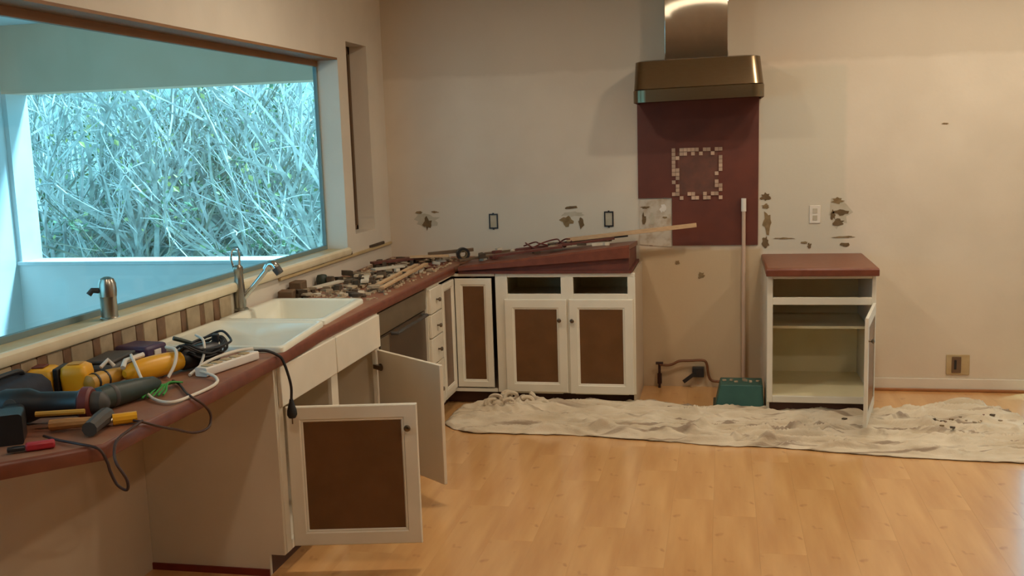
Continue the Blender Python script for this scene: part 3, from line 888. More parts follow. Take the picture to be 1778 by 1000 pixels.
so = thing('soap_dispenser', 'small dull metal soap dispenser standing on the window sill left of the faucet', 'soap dispenser', (-0.04, -3.36, 1.0685))
SB = Matrix.Translation((-0.038, -3.36, 1.0685))
MB().lathe([(0.036, 0.0), (0.036, 0.006), (0.032, 0.010), (0.031, 0.085), (0.033, 0.09)], SB, 20).build('body', M['dull_chrome'], so, smooth=True)
MB().lathe([(0.033, 0.0905), (0.035, 0.11), (0.034, 0.14), (0.026, 0.160), (0.010, 0.168)], SB, 20).build('cap', M['dull_chrome'], so, smooth=True)
MB().tube([(-0.060, -3.385, 1.185), (-0.078, -3.40, 1.188), (-0.088, -3.41, 1.172)], 0.011, 8).build('nozzle', M['charcoal'], so, smooth=True)

# two dark boxes and a dark knob at the wall behind the sink
tag(MB().box(-0.04, 0.04, -0.045, 0.045, 0, 0.05, rz((0.06, -1.93, CT1 + 0.001), 12)).build('box', M['dark'], bevel=0.006), 'low dark brown box behind the sink at the wall just right of the faucet', 'box')
tag(MB().box(-0.035, 0.035, -0.05, 0.05, 0, 0.075, rz((0.05, -1.76, CT1 + 0.001), 5)).build('box', M['dark'], bevel=0.006), 'taller dark brown box behind the sink second from the faucet', 'box')
tag(MB().lathe([(0.03, 0), (0.034, 0.02), (0.034, 0.045), (0.026, 0.062), (0.004, 0.066)], Matrix.Translation((0.05, -1.42, CT1 + 0.001)), 16).build('plug', M['greenblack'], smooth=True), 'round black plug lying at the wall among the tile rubble', 'plug')

# ------------------------------------------------------------------ range hood, red backsplash, wall fittings
hd = thing('range_hood', 'brushed stainless range hood hanging on the back wall over the red panel', 'range hood', (2.18, -0.001, 1.92))
hx0, hx1, hy = 1.777, 2.572, -0.50
def hood_loop(x0, x1, y0, z0l, z0r, r):
    pts = rrect(x0, x1, y0, 0.06, r, 6)
    pts = [(a, min(b, -0.002)) for a, b in pts]
    return [Vector((a, b, z0l + (z0r - z0l) * (a - hx0) / (hx1 - hx0))) for a, b in pts]
R_ = 0.085
MB().loft([hood_loop(hx0 + 0.012, hx1 - 0.012, hy + 0.012, 1.927, 1.939, R_ - 0.01), hood_loop(hx0, hx1, hy, 1.917, 1.929, R_), hood_loop(hx0, hx1, hy, 1.990, 2.003, R_), hood_loop(hx0 + 0.006, hx1 - 0.006, hy + 0.006, 1.996, 2.009, R_)]).build('lower_band', M['steel'], hd, smooth=True, angle=40)
MB().loft([hood_loop(hx0 + 0.004, hx1 - 0.004, hy + 0.004, 1.9965, 2.0095, R_), hood_loop(hx0 + 0.010, hx1 - 0.022, hy + 0.07, 2.168, 2.176, R_), hood_loop(hx0 + 0.03, hx1 - 0.045, hy + 0.10, 2.176, 2.184, R_)]).build('canopy', M['steel'], hd, smooth=True, angle=40)
MB().box(1.966, 2.358, -0.30, -0.002, 2.184, 2.899).build('duct_cover', M['duct'], hd, bevel=0.004)

rp = thing('backsplash_panel', 'dark red backsplash panel under the hood with a broken mosaic square', 'backsplash', (2.15, -0.001, 1.45))
MB().prism([(1.765, 1.297), (1.990, 1.297), (1.990, 0.975), (2.550, 0.975), (2.556, 1.945), (1.765, 1.945)], 0.0008, 0.012,
           Matrix(((1, 0, 0, 0), (0, 0, -1, 0), (0, 1, 0, 0), (0, 0, 0, 1)))).build('panel', M['redpanel'], rp)
MB().box(2.03, 2.29, -0.0135, -0.0122, 1.315, 1.60).build('adhesive_square', M['redpanel_dark'], rp)
rnd = random.Random(21)
mx0, mx1, mz0, mz1 = 1.990, 2.322, 1.282, 1.627
s = 0.0255
n = 13
def mos(i, j):
    if rnd.random() < 0.24: return
    x = mx0 + (mx1 - mx0) * i / n
    zz = mz0 + (mz1 - mz0) * j / n
    MB().box(x + 0.001, x + s - 0.001, -0.021, -0.0137, zz + 0.001, zz + s - 0.001).build('tile', M['mosaic'], rp)
for a in range(n):
    for layer in range(2):
        for (i, j) in ((a, layer), (a, n - 1 - layer), (layer, a), (n - 1 - layer, a)):
            if layer == 1 and rnd.random() < 0.45: continue
            if (i < 2 or i > n - 3) and (j < 2 or j > n - 3) and rnd.random() < 0.5: continue
            if (i, j) in globals().setdefault('_seen', set()): continue
            _seen.add((i, j))
            mos(i, j)

# torn wall board left of the notch in the red panel
tp = thing('torn_drywall', 'torn white patch of wall board in the notch of the red panel', 'wall board', (1.87, -0.001, 1.13))
MB().prism([(1.768, 0.985), (1.985, 0.965), (1.987, 1.285), (1.93, 1.293), (1.77, 1.286)], 0.0008, 0.006, Matrix(((1, 0, 0, 0), (0, 0, -1, 0), (0, 1, 0, 0), (0, 0, 0, 1)))).build('board', M['paper'], tp)
XZ = Matrix(((1, 0, 0, 0), (0, 0, -1, 0), (0, 1, 0, 0), (0, 0, 0, 1)))
def patch(x, zz, w, h, seed, m, parent, d0=0.0004, d1=0.003, name='residue_patch', n=15):
    rd = random.Random(seed)
    poly = []
    for k in range(n):
        t = 2 * PI * k / n
        q = rd.uniform(0.5, 1.1)
        poly.append((x + w * 0.5 * q * math.cos(t), zz + h * 0.5 * q * math.sin(t)))
    return MB().prism(poly, d0, d1, XZ).build(name, m, parent)
patch(1.81, 1.235, 0.075, 0.02, 1, M['stain'], tp, 0.0062, 0.009)
patch(1.80, 1.155, 0.03, 0.10, 2, M['stain'], tp, 0.0062, 0.009)
patch(1.855, 1.16, 0.05, 0.09, 3, M['greyres'], tp, 0.0062, 0.008)
patch(1.945, 1.165, 0.04, 0.02, 4, M['residue'], tp, 0.0062, 0.008)
patch(1.93, 1.225, 0.05, 0.06, 5, M['whitepl'], tp, 0.0062, 0.008)

for k, (x, zz, w, h, mm) in enumerate((
    (0.275, 1.149, 0.075, 0.10, 'stain'), (0.22, 1.228, 0.07, 0.02, 'residue'), (0.335, 1.228, 0.07, 0.02, 'residue'), (0.27, 1.17, 0.24, 0.11, 'greyres'),
    (1.30, 1.245, 0.12, 0.025, 'stain'), (1.31, 1.20, 0.20, 0.05, 'greyres'), (1.27, 1.15, 0.10, 0.08, 'residue'), (1.37, 1.14, 0.05, 0.09, 'stain'),
    (2.60, 1.29, 0.075, 0.06, 'stain'), (2.60, 1.23, 0.06, 0.04, 'residue'), (2.61, 1.12, 0.07, 0.16, 'residue'), (2.60, 0.99, 0.05, 0.09, 'stain'),
    (3.055, 1.255, 0.08, 0.05, 'residue'), (3.075, 1.18, 0.11, 0.04, 'stain'), (3.025, 1.165, 0.035, 0.07, 'stain'), (3.06, 1.115, 0.08, 0.055, 'stain'), (3.06, 1.18, 0.17, 0.20, 'greyres'),
    (2.72, 1.015, 0.14, 0.012, 'residue'), (3.10, 1.02, 0.16, 0.014, 'residue'), (2.88, 0.965, 0.03, 0.04, 'stain'), (2.85, 0.985, 0.05, 0.02, 'residue'), (3.10, 0.97, 0.08, 0.03, 'stain'),
    (2.18, 0.77, 0.05, 0.05, 'residue'), (2.02, 0.86, 0.04, 0.03, 'residue'), (1.86, 1.0, 0.10, 0.06, 'residue'), (1.97, 0.985, 0.04, 0.03, 'stain'), (3.70, 1.73, 0.05, 0.012, 'residue'))):
    deep = 0.0012 if mm == 'greyres' else 0.0032
    patch(x, zz, w, h, 40 + k, M[mm], wall_back, 0.0003, deep)

def outlet_hole(x, zz, label):
    t = thing('outlet_box', label, 'outlet box', (x, -0.001, zz))
    w, h = 0.032, 0.052
    ring = [[Vector((x + sx * a, -d, zz + sz * b)) for sx, sz in ((-1, -1), (1, -1), (1, 1), (-1, 1))] for a, b, d in ((w, h, 0.0006), (w, h, 0.007), (w - 0.009, h - 0.009, 0.007), (w - 0.009, h - 0.009, 0.0006))]
    MB().loft(ring, ring=True).build('box_rim', M['black'], t)
    MB().box(x - w + 0.009, x + w - 0.009, -0.003, -0.0007, zz - h + 0.009, zz + h - 0.009).build('box_back', M['greyres'], t)
    MB().box(x - 0.006, x + 0.006, -0.010, -0.0072, zz + h - 0.007, zz + h + 0.006).build('mounting_ear', M['black'], t)
    MB().box(x - 0.006, x + 0.006, -0.010, -0.0072, zz - h - 0.006, zz - h + 0.007).build('mounting_ear', M['black'], t)
outlet_hole(0.757, 1.158, 'black-rimmed uncovered outlet box on the back wall near the corner')
outlet_hole(1.563, 1.161, 'black-rimmed uncovered outlet box on the back wall nearest the red panel')

t = thing('wall_outlet', 'white wall outlet above the short red countertop', 'outlet', (2.913, -0.001, 1.17))
MB().box(2.878, 2.948, -0.006, -0.0004, 1.112, 1.230).build('cover_plate', M['wall'], t, bevel=0.003)
for zz in (1.148, 1.194):
    MB().box(2.898, 2.928, -0.0085, -0.0062, zz - 0.016, zz + 0.016).build('socket', M['greyres'], t, bevel=0.003)

t = thing('range_outlet', 'square almond outlet plate low on the back wall at right', 'outlet', (3.815, -0.001, 0.178))
MB().box(3.745, 3.888, -0.008, -0.0004, 0.112, 0.245).build('cover_plate', M['almond'], t, bevel=0.003)
MB().box(3.778, 3.835, -0.014, -0.0082, 0.125, 0.232).build('socket', M['dark'], t, bevel=0.004)
MB().box(3.792, 3.806, -0.017, -0.0142, 0.15, 0.21).build('socket_slot', M['black'], t)

t = thing('conduit', 'slim off-white conduit standing in front of the red panel and range gap wall', 'pipe', (2.458, -0.03, 0))
MB().tube([(2.458, -0.032, 0.0), (2.458, -0.032, 1.215)], 0.0125, 10).build('pipe', M['pvc'], t, smooth=True)
MB().tube([(2.458, -0.032, 1.200), (2.458, -0.032, 1.285)], 0.0165, 10).build('end_cap', M['whitepl'], t, smooth=True)

t = thing('gas_line', 'thin brown gas line bent along the floor of the range gap', 'gas line', (1.9, -0.05, 0))
MB().tube(curve([(1.897, -0.05, 0.163), (1.95, -0.05, 0.158), (1.99, -0.05, 0.168), (2.03, -0.05, 0.188), (2.10, -0.05, 0.192), (2.19, -0.05, 0.195), (2.215, -0.05, 0.17), (2.225, -0.05, 0.10), (2.245, -0.05, 0.058), (2.30, -0.05, 0.05)], 5), 0.009, 8).build('flexible_line', M['copper'], t, smooth=True)
MB().tube([(1.897, -0.05, 0.0), (1.897, -0.05, 0.17)], 0.009, 8).build('riser', M['iron'], t, smooth=True)
MB().tube([(1.897, -0.05, 0.03), (1.897, -0.05, 0.10)], 0.0155, 8).build('valve', M['iron'], t, smooth=True)
MB().tube([(1.872, -0.05, 0.172), (1.922, -0.05, 0.172)], 0.010, 8).build('tee', M['iron'], t, smooth=True)

t = thing('plug_box', 'black outlet box with a flap hanging at the foot of the range gap wall', 'outlet box', (2.16, -0.001, 0.1))
MB().box(2.118, 2.196, -0.045, -0.001, 0.075, 0.142).build('box', M['black'], t, bevel=0.003)
MB().box(-0.05, 0.05, -0.006, 0.006, -0.012, 0.012, Matrix.Translation((2.098, -0.052, 0.075)) @ Matrix.Rotation(math.radians(-38), 4, 'Y')).build('flap', M['black'], t)

# teal box on the floor
t = thing('storage_box', 'teal green box with sloping sides on the floor beside the open cabinet', 'box', (2.42, -0.48, 0))
def fr(x0, x1, y0, y1, zz): return [Vector((x0, y0, zz)), Vector((x1, y0, zz)), Vector((x1, y1, zz)), Vector((x0, y1, zz))]
MB().loft([fr(2.272, 2.572, -0.60, -0.34, 0.003), fr(2.276, 2.571, -0.598, -0.342, 0.012), fr(2.304, 2.566, -0.575, -0.37, 0.150), fr(2.306, 2.565, -0.573, -0.372, 0.158)]).build('body', M['teal'], t, bevel=0.006)
MB().loft([fr(2.262, 2.576, -0.608, -0.332, 0.0015), fr(2.262, 2.576, -0.608, -0.332, 0.014)]).build('rim', M['greenblack'], t, bevel=0.003)
rnd = random.Random(9)
for k in range(6):
    o = chips(2.33 + 0.04 * k + rnd.uniform(-0.01, 0.01), -0.46 + rnd.uniform(-0.05, 0.05), 0.1595, rnd.uniform(0.025, 0.045), rnd.uniform(0.02, 0.03), rnd.uniform(0.008, 0.018), rnd.uniform(0, 180), rnd).build('tile_chip', M['shard'])
    tag(o, 'small broken chip resting on top of the teal box', 'rubble', 'chips on the teal box')

# ------------------------------------------------------------------ drop cloth
def interp(tab, x):
    for (a, b), (c2, d) in zip(tab, tab[1:]):
        if x <= c2:
            t = (x - a) / (c2 - a)
            return b + (d - b) * max(0, min(1, t))
    return tab[-1][1]
near_t = [(0.64, -1.06), (0.72, -1.17), (0.82, -1.24), (1.1, -1.245), (1.485, -1.235), (1.9, -1.29), (2.31, -1.36), (2.6, -1.35), (2.85, -1.40), (3.2, -1.46), (3.82, -1.50), (4.3, -1.46)]
far_t = [(0.64, -0.74), (0.75, -0.60), (0.97, -0.535), (1.3, -0.55), (1.7, -0.54), (1.80, -0.47), (1.95, -0.47), (2.26, -0.60), (2.6, -0.60), (2.95, -0.62), (3.27, -0.57), (3.6, -0.40), (3.8, -0.30), (3.92, -0.48), (4.05, -0.75), (4.3, -1.0)]
rf_ = random.Random(12)
FOLDS = []
for k in range(26):
    xa = rf_.uniform(0.7, 3.7)
    FOLDS.append((xa, xa + rf_.uniform(0.35, 1.1), rf_.uniform(0.12, 0.9), rf_.uniform(-0.12, 0.12), rf_.uniform(0.014, 0.030), rf_.uniform(0.010, 0.018), rf_.uniform(0, 6)))
NX_, NY_ = 340, 120
vs, fs = [], []
for i in range(NX_ + 1):
    x = 0.645 + (4.12 - 0.645) * i / NX_
    ya = interp(near_t, x) + 0.018 * noise.noise(Vector((x * 6, 3.1, 0))) + 0.01 * noise.noise(Vector((x * 21, 7.1, 0)))
    yb = interp(far_t, x) + 0.014 * noise.noise(Vector((x * 7, 9.1, 0)))
    for j in range(NY_ + 1):
        v = j / NY_
        yv = ya + (yb - ya) * v
        q = noise.noise(Vector((x * 1.1, yv * 0.8, 0.7)))
        q2 = noise.noise(Vector((x * 3.0, yv * 2.0, 8.7)))
        a = noise.noise(Vector((x * 0.75 + q * 0.4, yv * 9 + q * 1.6 + q2 * 0.5, 0.2)))
        b = noise.noise(Vector((x * 1.7 + q2 * 0.5, yv * 16 + q * 2.4, 4.2)))
        e_ = noise.noise(Vector((x * 3.6, yv * 26 + q2 * 2, 14.2)))
        amp = 0.55 + 0.45 * noise.noise(Vector((x * 2.0, yv * 3.0, 21.0))) + 0.25
        ridge = amp * ((1 - min(1, abs(a) * 4.2)) ** 1.5 * 0.040 + (1 - min(1, abs(b) * 3.6)) ** 1.5 * 0.024 + (1 - min(1, abs(e_) * 2.8)) ** 2 * 0.010)
        ridge -= 0.010 * amp * max(0, 1 - abs(abs(a) - 0.30) * 9)
        for xa, xb, v0, sl, hh, ww, ph in FOLDS:
            if xa < x < xb:
                t = (x - xa) / (xb - xa)
                yk = ya + (yb - ya) * (v0 + sl * t + 0.03 * math.sin(ph + x * 6))
                dlt = yv - yk
                if abs(dlt) < 0.08:
                    ridge += hh * math.sin(PI * t) ** 0.6 * (math.exp(-(dlt / ww) ** 2) if dlt > 0 else math.exp(-(dlt / (ww * 0.45)) ** 2))
        bunch = math.exp(-((x - 1.0) / 0.20) ** 2 - ((yv + 0.74) / 0.17) ** 2)
        c3 = noise.noise(Vector((x * 15, yv * 15, 2.0)))
        ridge += bunch * (0.012 + 0.060 * (1 - abs(c3)) ** 2)
        tail = math.exp(-((x - 3.78) / 0.16) ** 2 - ((yv + 0.45) / 0.18) ** 2)
        ridge += tail * 0.05 * (0.6 + a)
        edge_f = min(1, min(v, 1 - v) / 0.06, (i / NX_) / 0.015 + 0.05)
        vs.append((x, yv, 0.002 + (0.011 + ridge) * (0.12 + 0.88 * edge_f)))
for i in range(NX_):
    for j in range(NY_):
        a = i * (NY_ + 1) + j
        fs.append((a, a + NY_ + 1, a + NY_ + 2, a + 1))
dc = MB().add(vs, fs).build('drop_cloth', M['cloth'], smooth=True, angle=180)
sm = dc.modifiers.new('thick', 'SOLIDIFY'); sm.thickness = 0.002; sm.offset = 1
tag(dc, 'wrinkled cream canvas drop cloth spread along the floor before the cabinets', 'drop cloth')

rf_ = random.Random(8)
for k in range(11):
    cx_, cy_, rr = 0.88 + 0.36 * rf_.random(), -0.86 + 0.22 * rf_.random(), rf_.uniform(0.022, 0.045)
    a0 = rf_.uniform(0, 6.28)
    pts = []
    for i in range(10):
        a_ = a0 + i * 0.62
        q_ = rr * (0.45 + 0.075 * i)
        pts.append((cx_ + q_ * math.cos(a_) * 1.3, cy_ + 0.25 * q_ * math.sin(a_) - 0.01, 0.062 + q_ * 0.8 * math.sin(a_) + 0.03 * math.exp(-((cx_ - 1.0) / 0.12) ** 2)))
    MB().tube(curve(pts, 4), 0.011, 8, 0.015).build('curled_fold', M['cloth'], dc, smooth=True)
def cloth_z(x, yv):
    best = min(range(0, len(vs), 7), key=lambda i: (vs[i][0] - x) ** 2 + (vs[i][1] - yv) ** 2)
    return vs[best][2] + 0.004
rnd = random.Random(31)
for k in range(40):
    x = 3.64 + rnd.gauss(0, 0.11); yv = -0.83 + rnd.gauss(0, 0.05)
    o = chips(x, yv, cloth_z(x, yv), rnd.uniform(0.014, 0.034), rnd.uniform(0.01, 0.020), rnd.uniform(0.004, 0.009), rnd.uniform(0, 180), rnd).build('tile_chip', M[rnd.choice(['redboard', 'shard', 'darkchip', 'shard', 'residue'])])
    tag(o, 'small chip in the heap of crumbs on the drop cloth right end', 'rubble', 'crumb heap on the drop cloth')
for x, yv, lab in ((3.02, -0.86, 'small dark chip on the drop cloth just in front of the open cabinet'), (3.34, -0.86, 'small dark chip on the drop cloth right of the open cabinet door'),
                   (3.86, -0.72, 'dark chip on the drop cloth above the crumb heap'), (3.56, -1.10, 'small grey chip on the drop cloth left of the crumb heap'), (2.00, -0.66, 'dark brown chip on the floor edge of the drop cloth in the range gap')):
    tag(chips(x, yv, cloth_z(x, yv), 0.035, 0.028, 0.008, 20, rnd).build('tile_chip', M['darkchip']), lab, 'rubble')

# ------------------------------------------------------------------ rubble on the left countertop
rnd = random.Random(77)
ZONES = (('just beyond the sink rim', -1.93, -1.40), ('halfway between sink and corner', -1.40, -0.85), ('near the inside corner', -0.85, -0.25))
def on_left(n, name, mt, what, wr_, dr_, hr_, zones=(0, 1, 2), xr=(0.05, 0.53)):
    for k in range(n):
        where, ya, yb = ZONES[zones[k % len(zones)]]
        x = rnd.uniform(*xr); yv = rnd.uniform(ya, yb)
        if yv < -1.1 and x > 0.46: x -= 0.16
        zz = CT1 + 0.0015 + rnd.choice([0, 0, 0.012, 0.022])
        o = chips(x, yv, zz, rnd.uniform(*wr_), rnd.uniform(*dr_), rnd.uniform(*hr_), rnd.uniform(0, 180), rnd).build(name, M[mt])
        tag(o, '%s in the countertop rubble %s' % (what, where), 'rubble', '%s %s' % (name.replace('_', ' ') + 's', where))
on_left(72, 'tile_shard', 'shard', 'flat broken beige tile shard', (0.05, 0.13), (0.03, 0.07), (0.008, 0.014))
on_left(60, 'mortar_chip', 'darkchip', 'dark mortar chip', (0.03, 0.09), (0.02, 0.06), (0.01, 0.035))
on_left(18, 'plaster_lump', 'plaster', 'whitish plaster lump', (0.04, 0.09), (0.02, 0.045), (0.012, 0.03))
on_left(12, 'laminate_splinter', 'redboard', 'dark red laminate splinter', (0.10, 0.20), (0.03, 0.06), (0.006, 0.012), zones=(2,))
cr = MB()
for k in range(700):
    x = rnd.uniform(0.03, 0.56); yv = rnd.uniform(-1.96, -0.1)
    s_ = rnd.uniform(0.003, 0.010)
    cr.box(-s_, s_, -s_ * 0.7, s_ * 0.7, 0, s_, rz((x, yv, CT1 + 0.0006), rnd.uniform(0, 90)))
o = cr.build('crumbs', M['shard'])
tag(o, 'fine crumbs and grit strewn over the countertop between sink and corner', 'grit'); o['kind'] = 'stuff'
# named bigger pieces
def bar(name, a, b, w, h, m, label, cat, roll=0.0):
    mx = axis_mx(a, b, roll)
    L = (Vector(b) - Vector(a)).length
    o = MB().box(-w / 2, w / 2, -h / 2, h / 2, 0, L, mx).build(name, M[m], bevel=0.001, seg=1)
    return tag(o, label, cat)
bar('wood_lath', (0.515, -1.72, 0.945), (0.47, -0.72, 0.952), 0.028, 0.012, 'slat', 'long pale wood slat lying near the counter front edge, outer of two', 'wood slat')
bar('wood_lath', (0.455, -1.62, 0.948), (0.43, -0.80, 0.956), 0.026, 0.012, 'slat', 'pale wood slat lying beside a longer one, inner of two', 'wood slat')
bar('tile_strip', (0.10, -1.67, 0.938), (0.17, -1.42, 0.942), 0.05, 0.010, 'plaster', 'whitish flat strip in front of the black plug near the sink', 'rubble')
bar('tile_strip', (0.33, -1.48, 0.945), (0.26, -1.26, 0.945), 0.045, 0.014, 'plaster', 'whitish block in the rubble halfway to the corner', 'rubble')
bar('tile_strip', (0.22, -1.02, 0.955), (0.36, -0.86, 0.955), 0.06, 0.012, 'plaster', 'pale strip of plaster lying across the rubble near the corner', 'rubble')
bar('trim_scrap', (0.10, -0.70, 0.955), (0.40, -0.42, 0.962), 0.07, 0.014, 'redboard', 'dark red scrap of trim lying in the countertop corner', 'scrap')
bar('trim_scrap', (0.30, -0.52, 0.972), (0.55, -0.46, 0.972), 0.06, 0.012, 'slat', 'pale scrap of trim lying in the countertop corner', 'scrap')
bar('trim_scrap', (0.36, -0.30, 0.965), (0.66, -0.22, 0.985), 0.05, 0.02, 'dark', 'dark brown scrap of trim against the back wall near the corner', 'scrap')

# on the tilted slab
for k, (x0, y0, x1, y1, w, m, lab) in enumerate((
    (0.62, -0.46, 0.98, -0.30, 0.03, 'dark', 'dark strip leaning left on the tilted countertop beside the tape roll'),
    (0.72, -0.16, 1.20, -0.12, 0.03, 'dark', 'long dark strip lying along the wall on the tilted countertop'),
    (0.86, -0.50, 1.30, -0.40, 0.05, 'redboard', 'front dark red board lying on the tilted countertop'),
    (0.95, -0.22, 1.36, -0.18, 0.06, 'redboard', 'rear dark red board lying on the tilted countertop'),
    (1.24, -0.34, 1.62, -0.22, 0.04, 'redboard', 'right-hand dark red board lying on the tilted countertop'),
    (1.18, -0.14, 1.70, -0.10, 0.025, 'black', 'black strip along the wall at the right of the tilted countertop'))):
    bar('board_strip', (x0, y0, zt(x0, y0) + 0.022 + 0.004 * k), (x1, y1, zt(x1, y1) + 0.024 + 0.004 * k), w, 0.014, m, lab, 'board')
rnd = random.Random(4)
for k in range(22):
    x = rnd.uniform(0.75, 1.65); yv = rnd.uniform(-0.5, -0.06)
    o = chips(x, yv, zt(x, yv) + 0.004 + rnd.choice([0, 0.02]), rnd.uniform(0.05, 0.12), rnd.uniform(0.03, 0.06), rnd.uniform(0.01, 0.03), rnd.uniform(0, 180), rnd).build('rubble_chip', M[rnd.choice(['shard', 'redboard', 'darkchip', 'plaster'])])
    tag(o, 'broken chip in the rubble heaped on the tilted countertop', 'rubble', 'rubble on the tilted countertop')
cw = thing('wire_tangle', 'loose tangle of reddish wire on the tilted countertop', 'wire', (1.12, -0.2, 1.0))
for k in range(3):
    pts = [(1.0 + 0.07 * i + 0.02 * math.sin(i * 2 + k), -0.22 + 0.05 * math.cos(i * 1.7 + k), zt(1.0 + 0.07 * i, -0.2) + 0.05 + 0.025 * math.sin(i * 1.3 + k * 2)) for i in range(6)]
    MB().tube(curve(pts, 5), 0.005, 6).build('strand', M['oxred'], cw, smooth=True)
bar('wood_stick', (1.30, -0.20, zt(1.30, -0.2) + 0.062), (2.155, -0.19, 1.128), 0.030, 0.026, 'slat', 'long raw wood stick jutting from the tilted countertop across the red panel', 'stick')
t = thing('tape_roll', 'dark roll of tape standing on the countertop at the back corner', 'tape', (0.60, -0.30, CT1))
tm = Matrix.Translation((0.605, -0.30, zt(0.6, -0.3) + 0.046)) @ Matrix.Rotation(math.radians(25), 4, 'Z') @ Matrix.Rotation(PI / 2, 4, 'X')
ring = [[tm @ Vector((r * math.cos(2 * PI * k / 20), r * math.sin(2 * PI * k / 20), zz)) for k in range(20)] for r, zz in ((0.044, -0.025), (0.044, 0.025), (0.026, 0.025), (0.026, -0.025))]
MB().loft(ring, ring=True).build('roll', M['black'], t, smooth=True)
ring = [[tm @ Vector((r * math.cos(2 * PI * k / 20), r * math.sin(2 * PI * k / 20), zz)) for k in range(20)] for r, zz in ((0.0258, -0.026), (0.0258, 0.026), (0.022, 0.026), (0.022, -0.026))]
MB().loft(ring, ring=True).build('core', M['residue'], t, smooth=True)

# ------------------------------------------------------------------ tools on the desk end of the countertop
Z0 = CT1 + 0.0015
t = thing('tool_bag', 'navy tool bag with teal piping at the wall end of the countertop', 'tool bag', (0.02, -3.9, Z0))
mx = rz((0.090, -4.14, Z0), 3)
MB().loft([[mx @ Vector((a, b_, zz)) for a, b_ in rrect(-0.075 + e, 0.075 - e, -0.16 + e, 0.16 - e, 0.03)] for zz, e in ((0, 0.010), (0.02, 0), (0.06, 0.004), (0.085, 0.02), (0.093, 0.04))]).build('body', M['navy'], t, smooth=True, angle=60)
MB().tube([mx @ Vector(p) for p in ((-0.062, -0.15, 0.080), (-0.064, 0.0, 0.086), (-0.062, 0.14, 0.080))], 0.008, 6).build('piping', M['tealtrim'], t, smooth=True)
MB().tube(curve([mx @ Vector(p) for p in ((0.0, -0.10, 0.090), (0.0, -0.07, 0.108), (0.0, 0.07, 0.108), (0.0, 0.10, 0.090))], 5), 0.009, 8).build('carry_handle', M['black'], t, smooth=True)

# yellow cordless drill lying on its side
t = thing('cordless_drill', 'bright yellow cordless tool lying among the tools with a black band', 'power tool', (0.2, -3.9, Z0))
mx = rz((0.135, -3.90, Z0 + 0.002), 16)
MB().loft([[mx @ Vector((a, b_, zz)) for a, b_ in rrect(-0.005 + e, 0.085 - e, -0.05 + e, 0.05 - e, 0.018)] for zz, e in ((0.0, 0.004), (0.06, 0), (0.085, 0.004), (0.094, 0.016))]).build('body', M['yellow'], t, smooth=True, angle=50)
MB().box(-0.022, -0.004, -0.052, 0.052, 0.004, 0.088, mx).build('band', M['black'], t, bevel=0.004)
MB().loft([[mx @ Vector((a, b_, zz)) for a, b_ in rrect(-0.115 + e, -0.0225 - e, -0.055 + e, 0.055 - e, 0.016)] for zz, e in ((0.0, 0.004), (0.055, 0), (0.078, 0.004), (0.086, 0.014))]).build('battery_housing', M['yellow'], t, smooth=True, angle=50)
MB().box(-0.10, -0.06, -0.025, 0.03, 0.0862, 0.092, mx).build('vent', M['oxred'], t, bevel=0.003)
MB().box(0.02, 0.06, -0.03, 0.02, 0.0942, 0.098, mx).build('vent', M['mustard'], t, bevel=0.003)
MB().tube([mx @ Vector((0.03, 0.05, 0.065)), mx @ Vector((0.03, 0.095, 0.06))], 0.012, 10, 0.006).build('nozzle', M['whitepl'], t, smooth=True)

t = thing('sander', 'flat dark grey sander lying at the tiles behind the yellow tools', 'power tool', (0.08, -3.6, Z0))
mx = rz((0.095, -3.58, Z0), 8)
MB().box(-0.07, 0.07, -0.12, 0.12, 0.0, 0.042, mx).build('body', M['charcoal'], t, bevel=0.012)
MB().box(-0.055, 0.055, -0.10, 0.10, 0.0425, 0.055, mx).build('pad', M['charcoal'], t, bevel=0.005)
t = thing('drill_case', 'dark purple case at the tiles behind the long yellow tool', 'case', (0.1, -3.35, Z0))
mx = rz((0.10, -3.385, Z0), -6)
MB().box(-0.075, 0.075, -0.065, 0.065, 0.0, 0.06, mx).build('body', M['purple'], t, bevel=0.012)
MB().box(0.0755, 0.080, -0.02, 0.02, 0.02, 0.042, mx).build('latch', M['whitepl'], t, bevel=0.002)

t = thing('mustard_tool', 'mustard yellow tool handle with black straps beside the bright yellow tool', 'power tool', (0.26, -3.78, Z0))
MB().lathe([(0.012, 0), (0.028, 0.01), (0.031, 0.06), (0.026, 0.13), (0.022, 0.17), (0.010, 0.175)], axis_mx((0.235, -3.93, Z0 + 0.034), (0.275, -3.70, Z0 + 0.036)), 14).build('handle', M['mustard'], t, smooth=True)
for s_ in (0.03, 0.075):
    MB().lathe([(0.0315, s_), (0.0325, s_ + 0.004), (0.0315, s_ + 0.008)], axis_mx((0.235, -3.93, Z0 + 0.034), (0.275, -3.70, Z0 + 0.036)), 14).build('strap', M['black'], t, smooth=True)
MB().tube([(0.225, -3.83, Z0 + 0.07), (0.235, -3.80, Z0 + 0.09), (0.25, -3.79, Z0 + 0.066)], 0.007, 8).build('white_clip', M['whitepl'], t, smooth=True)

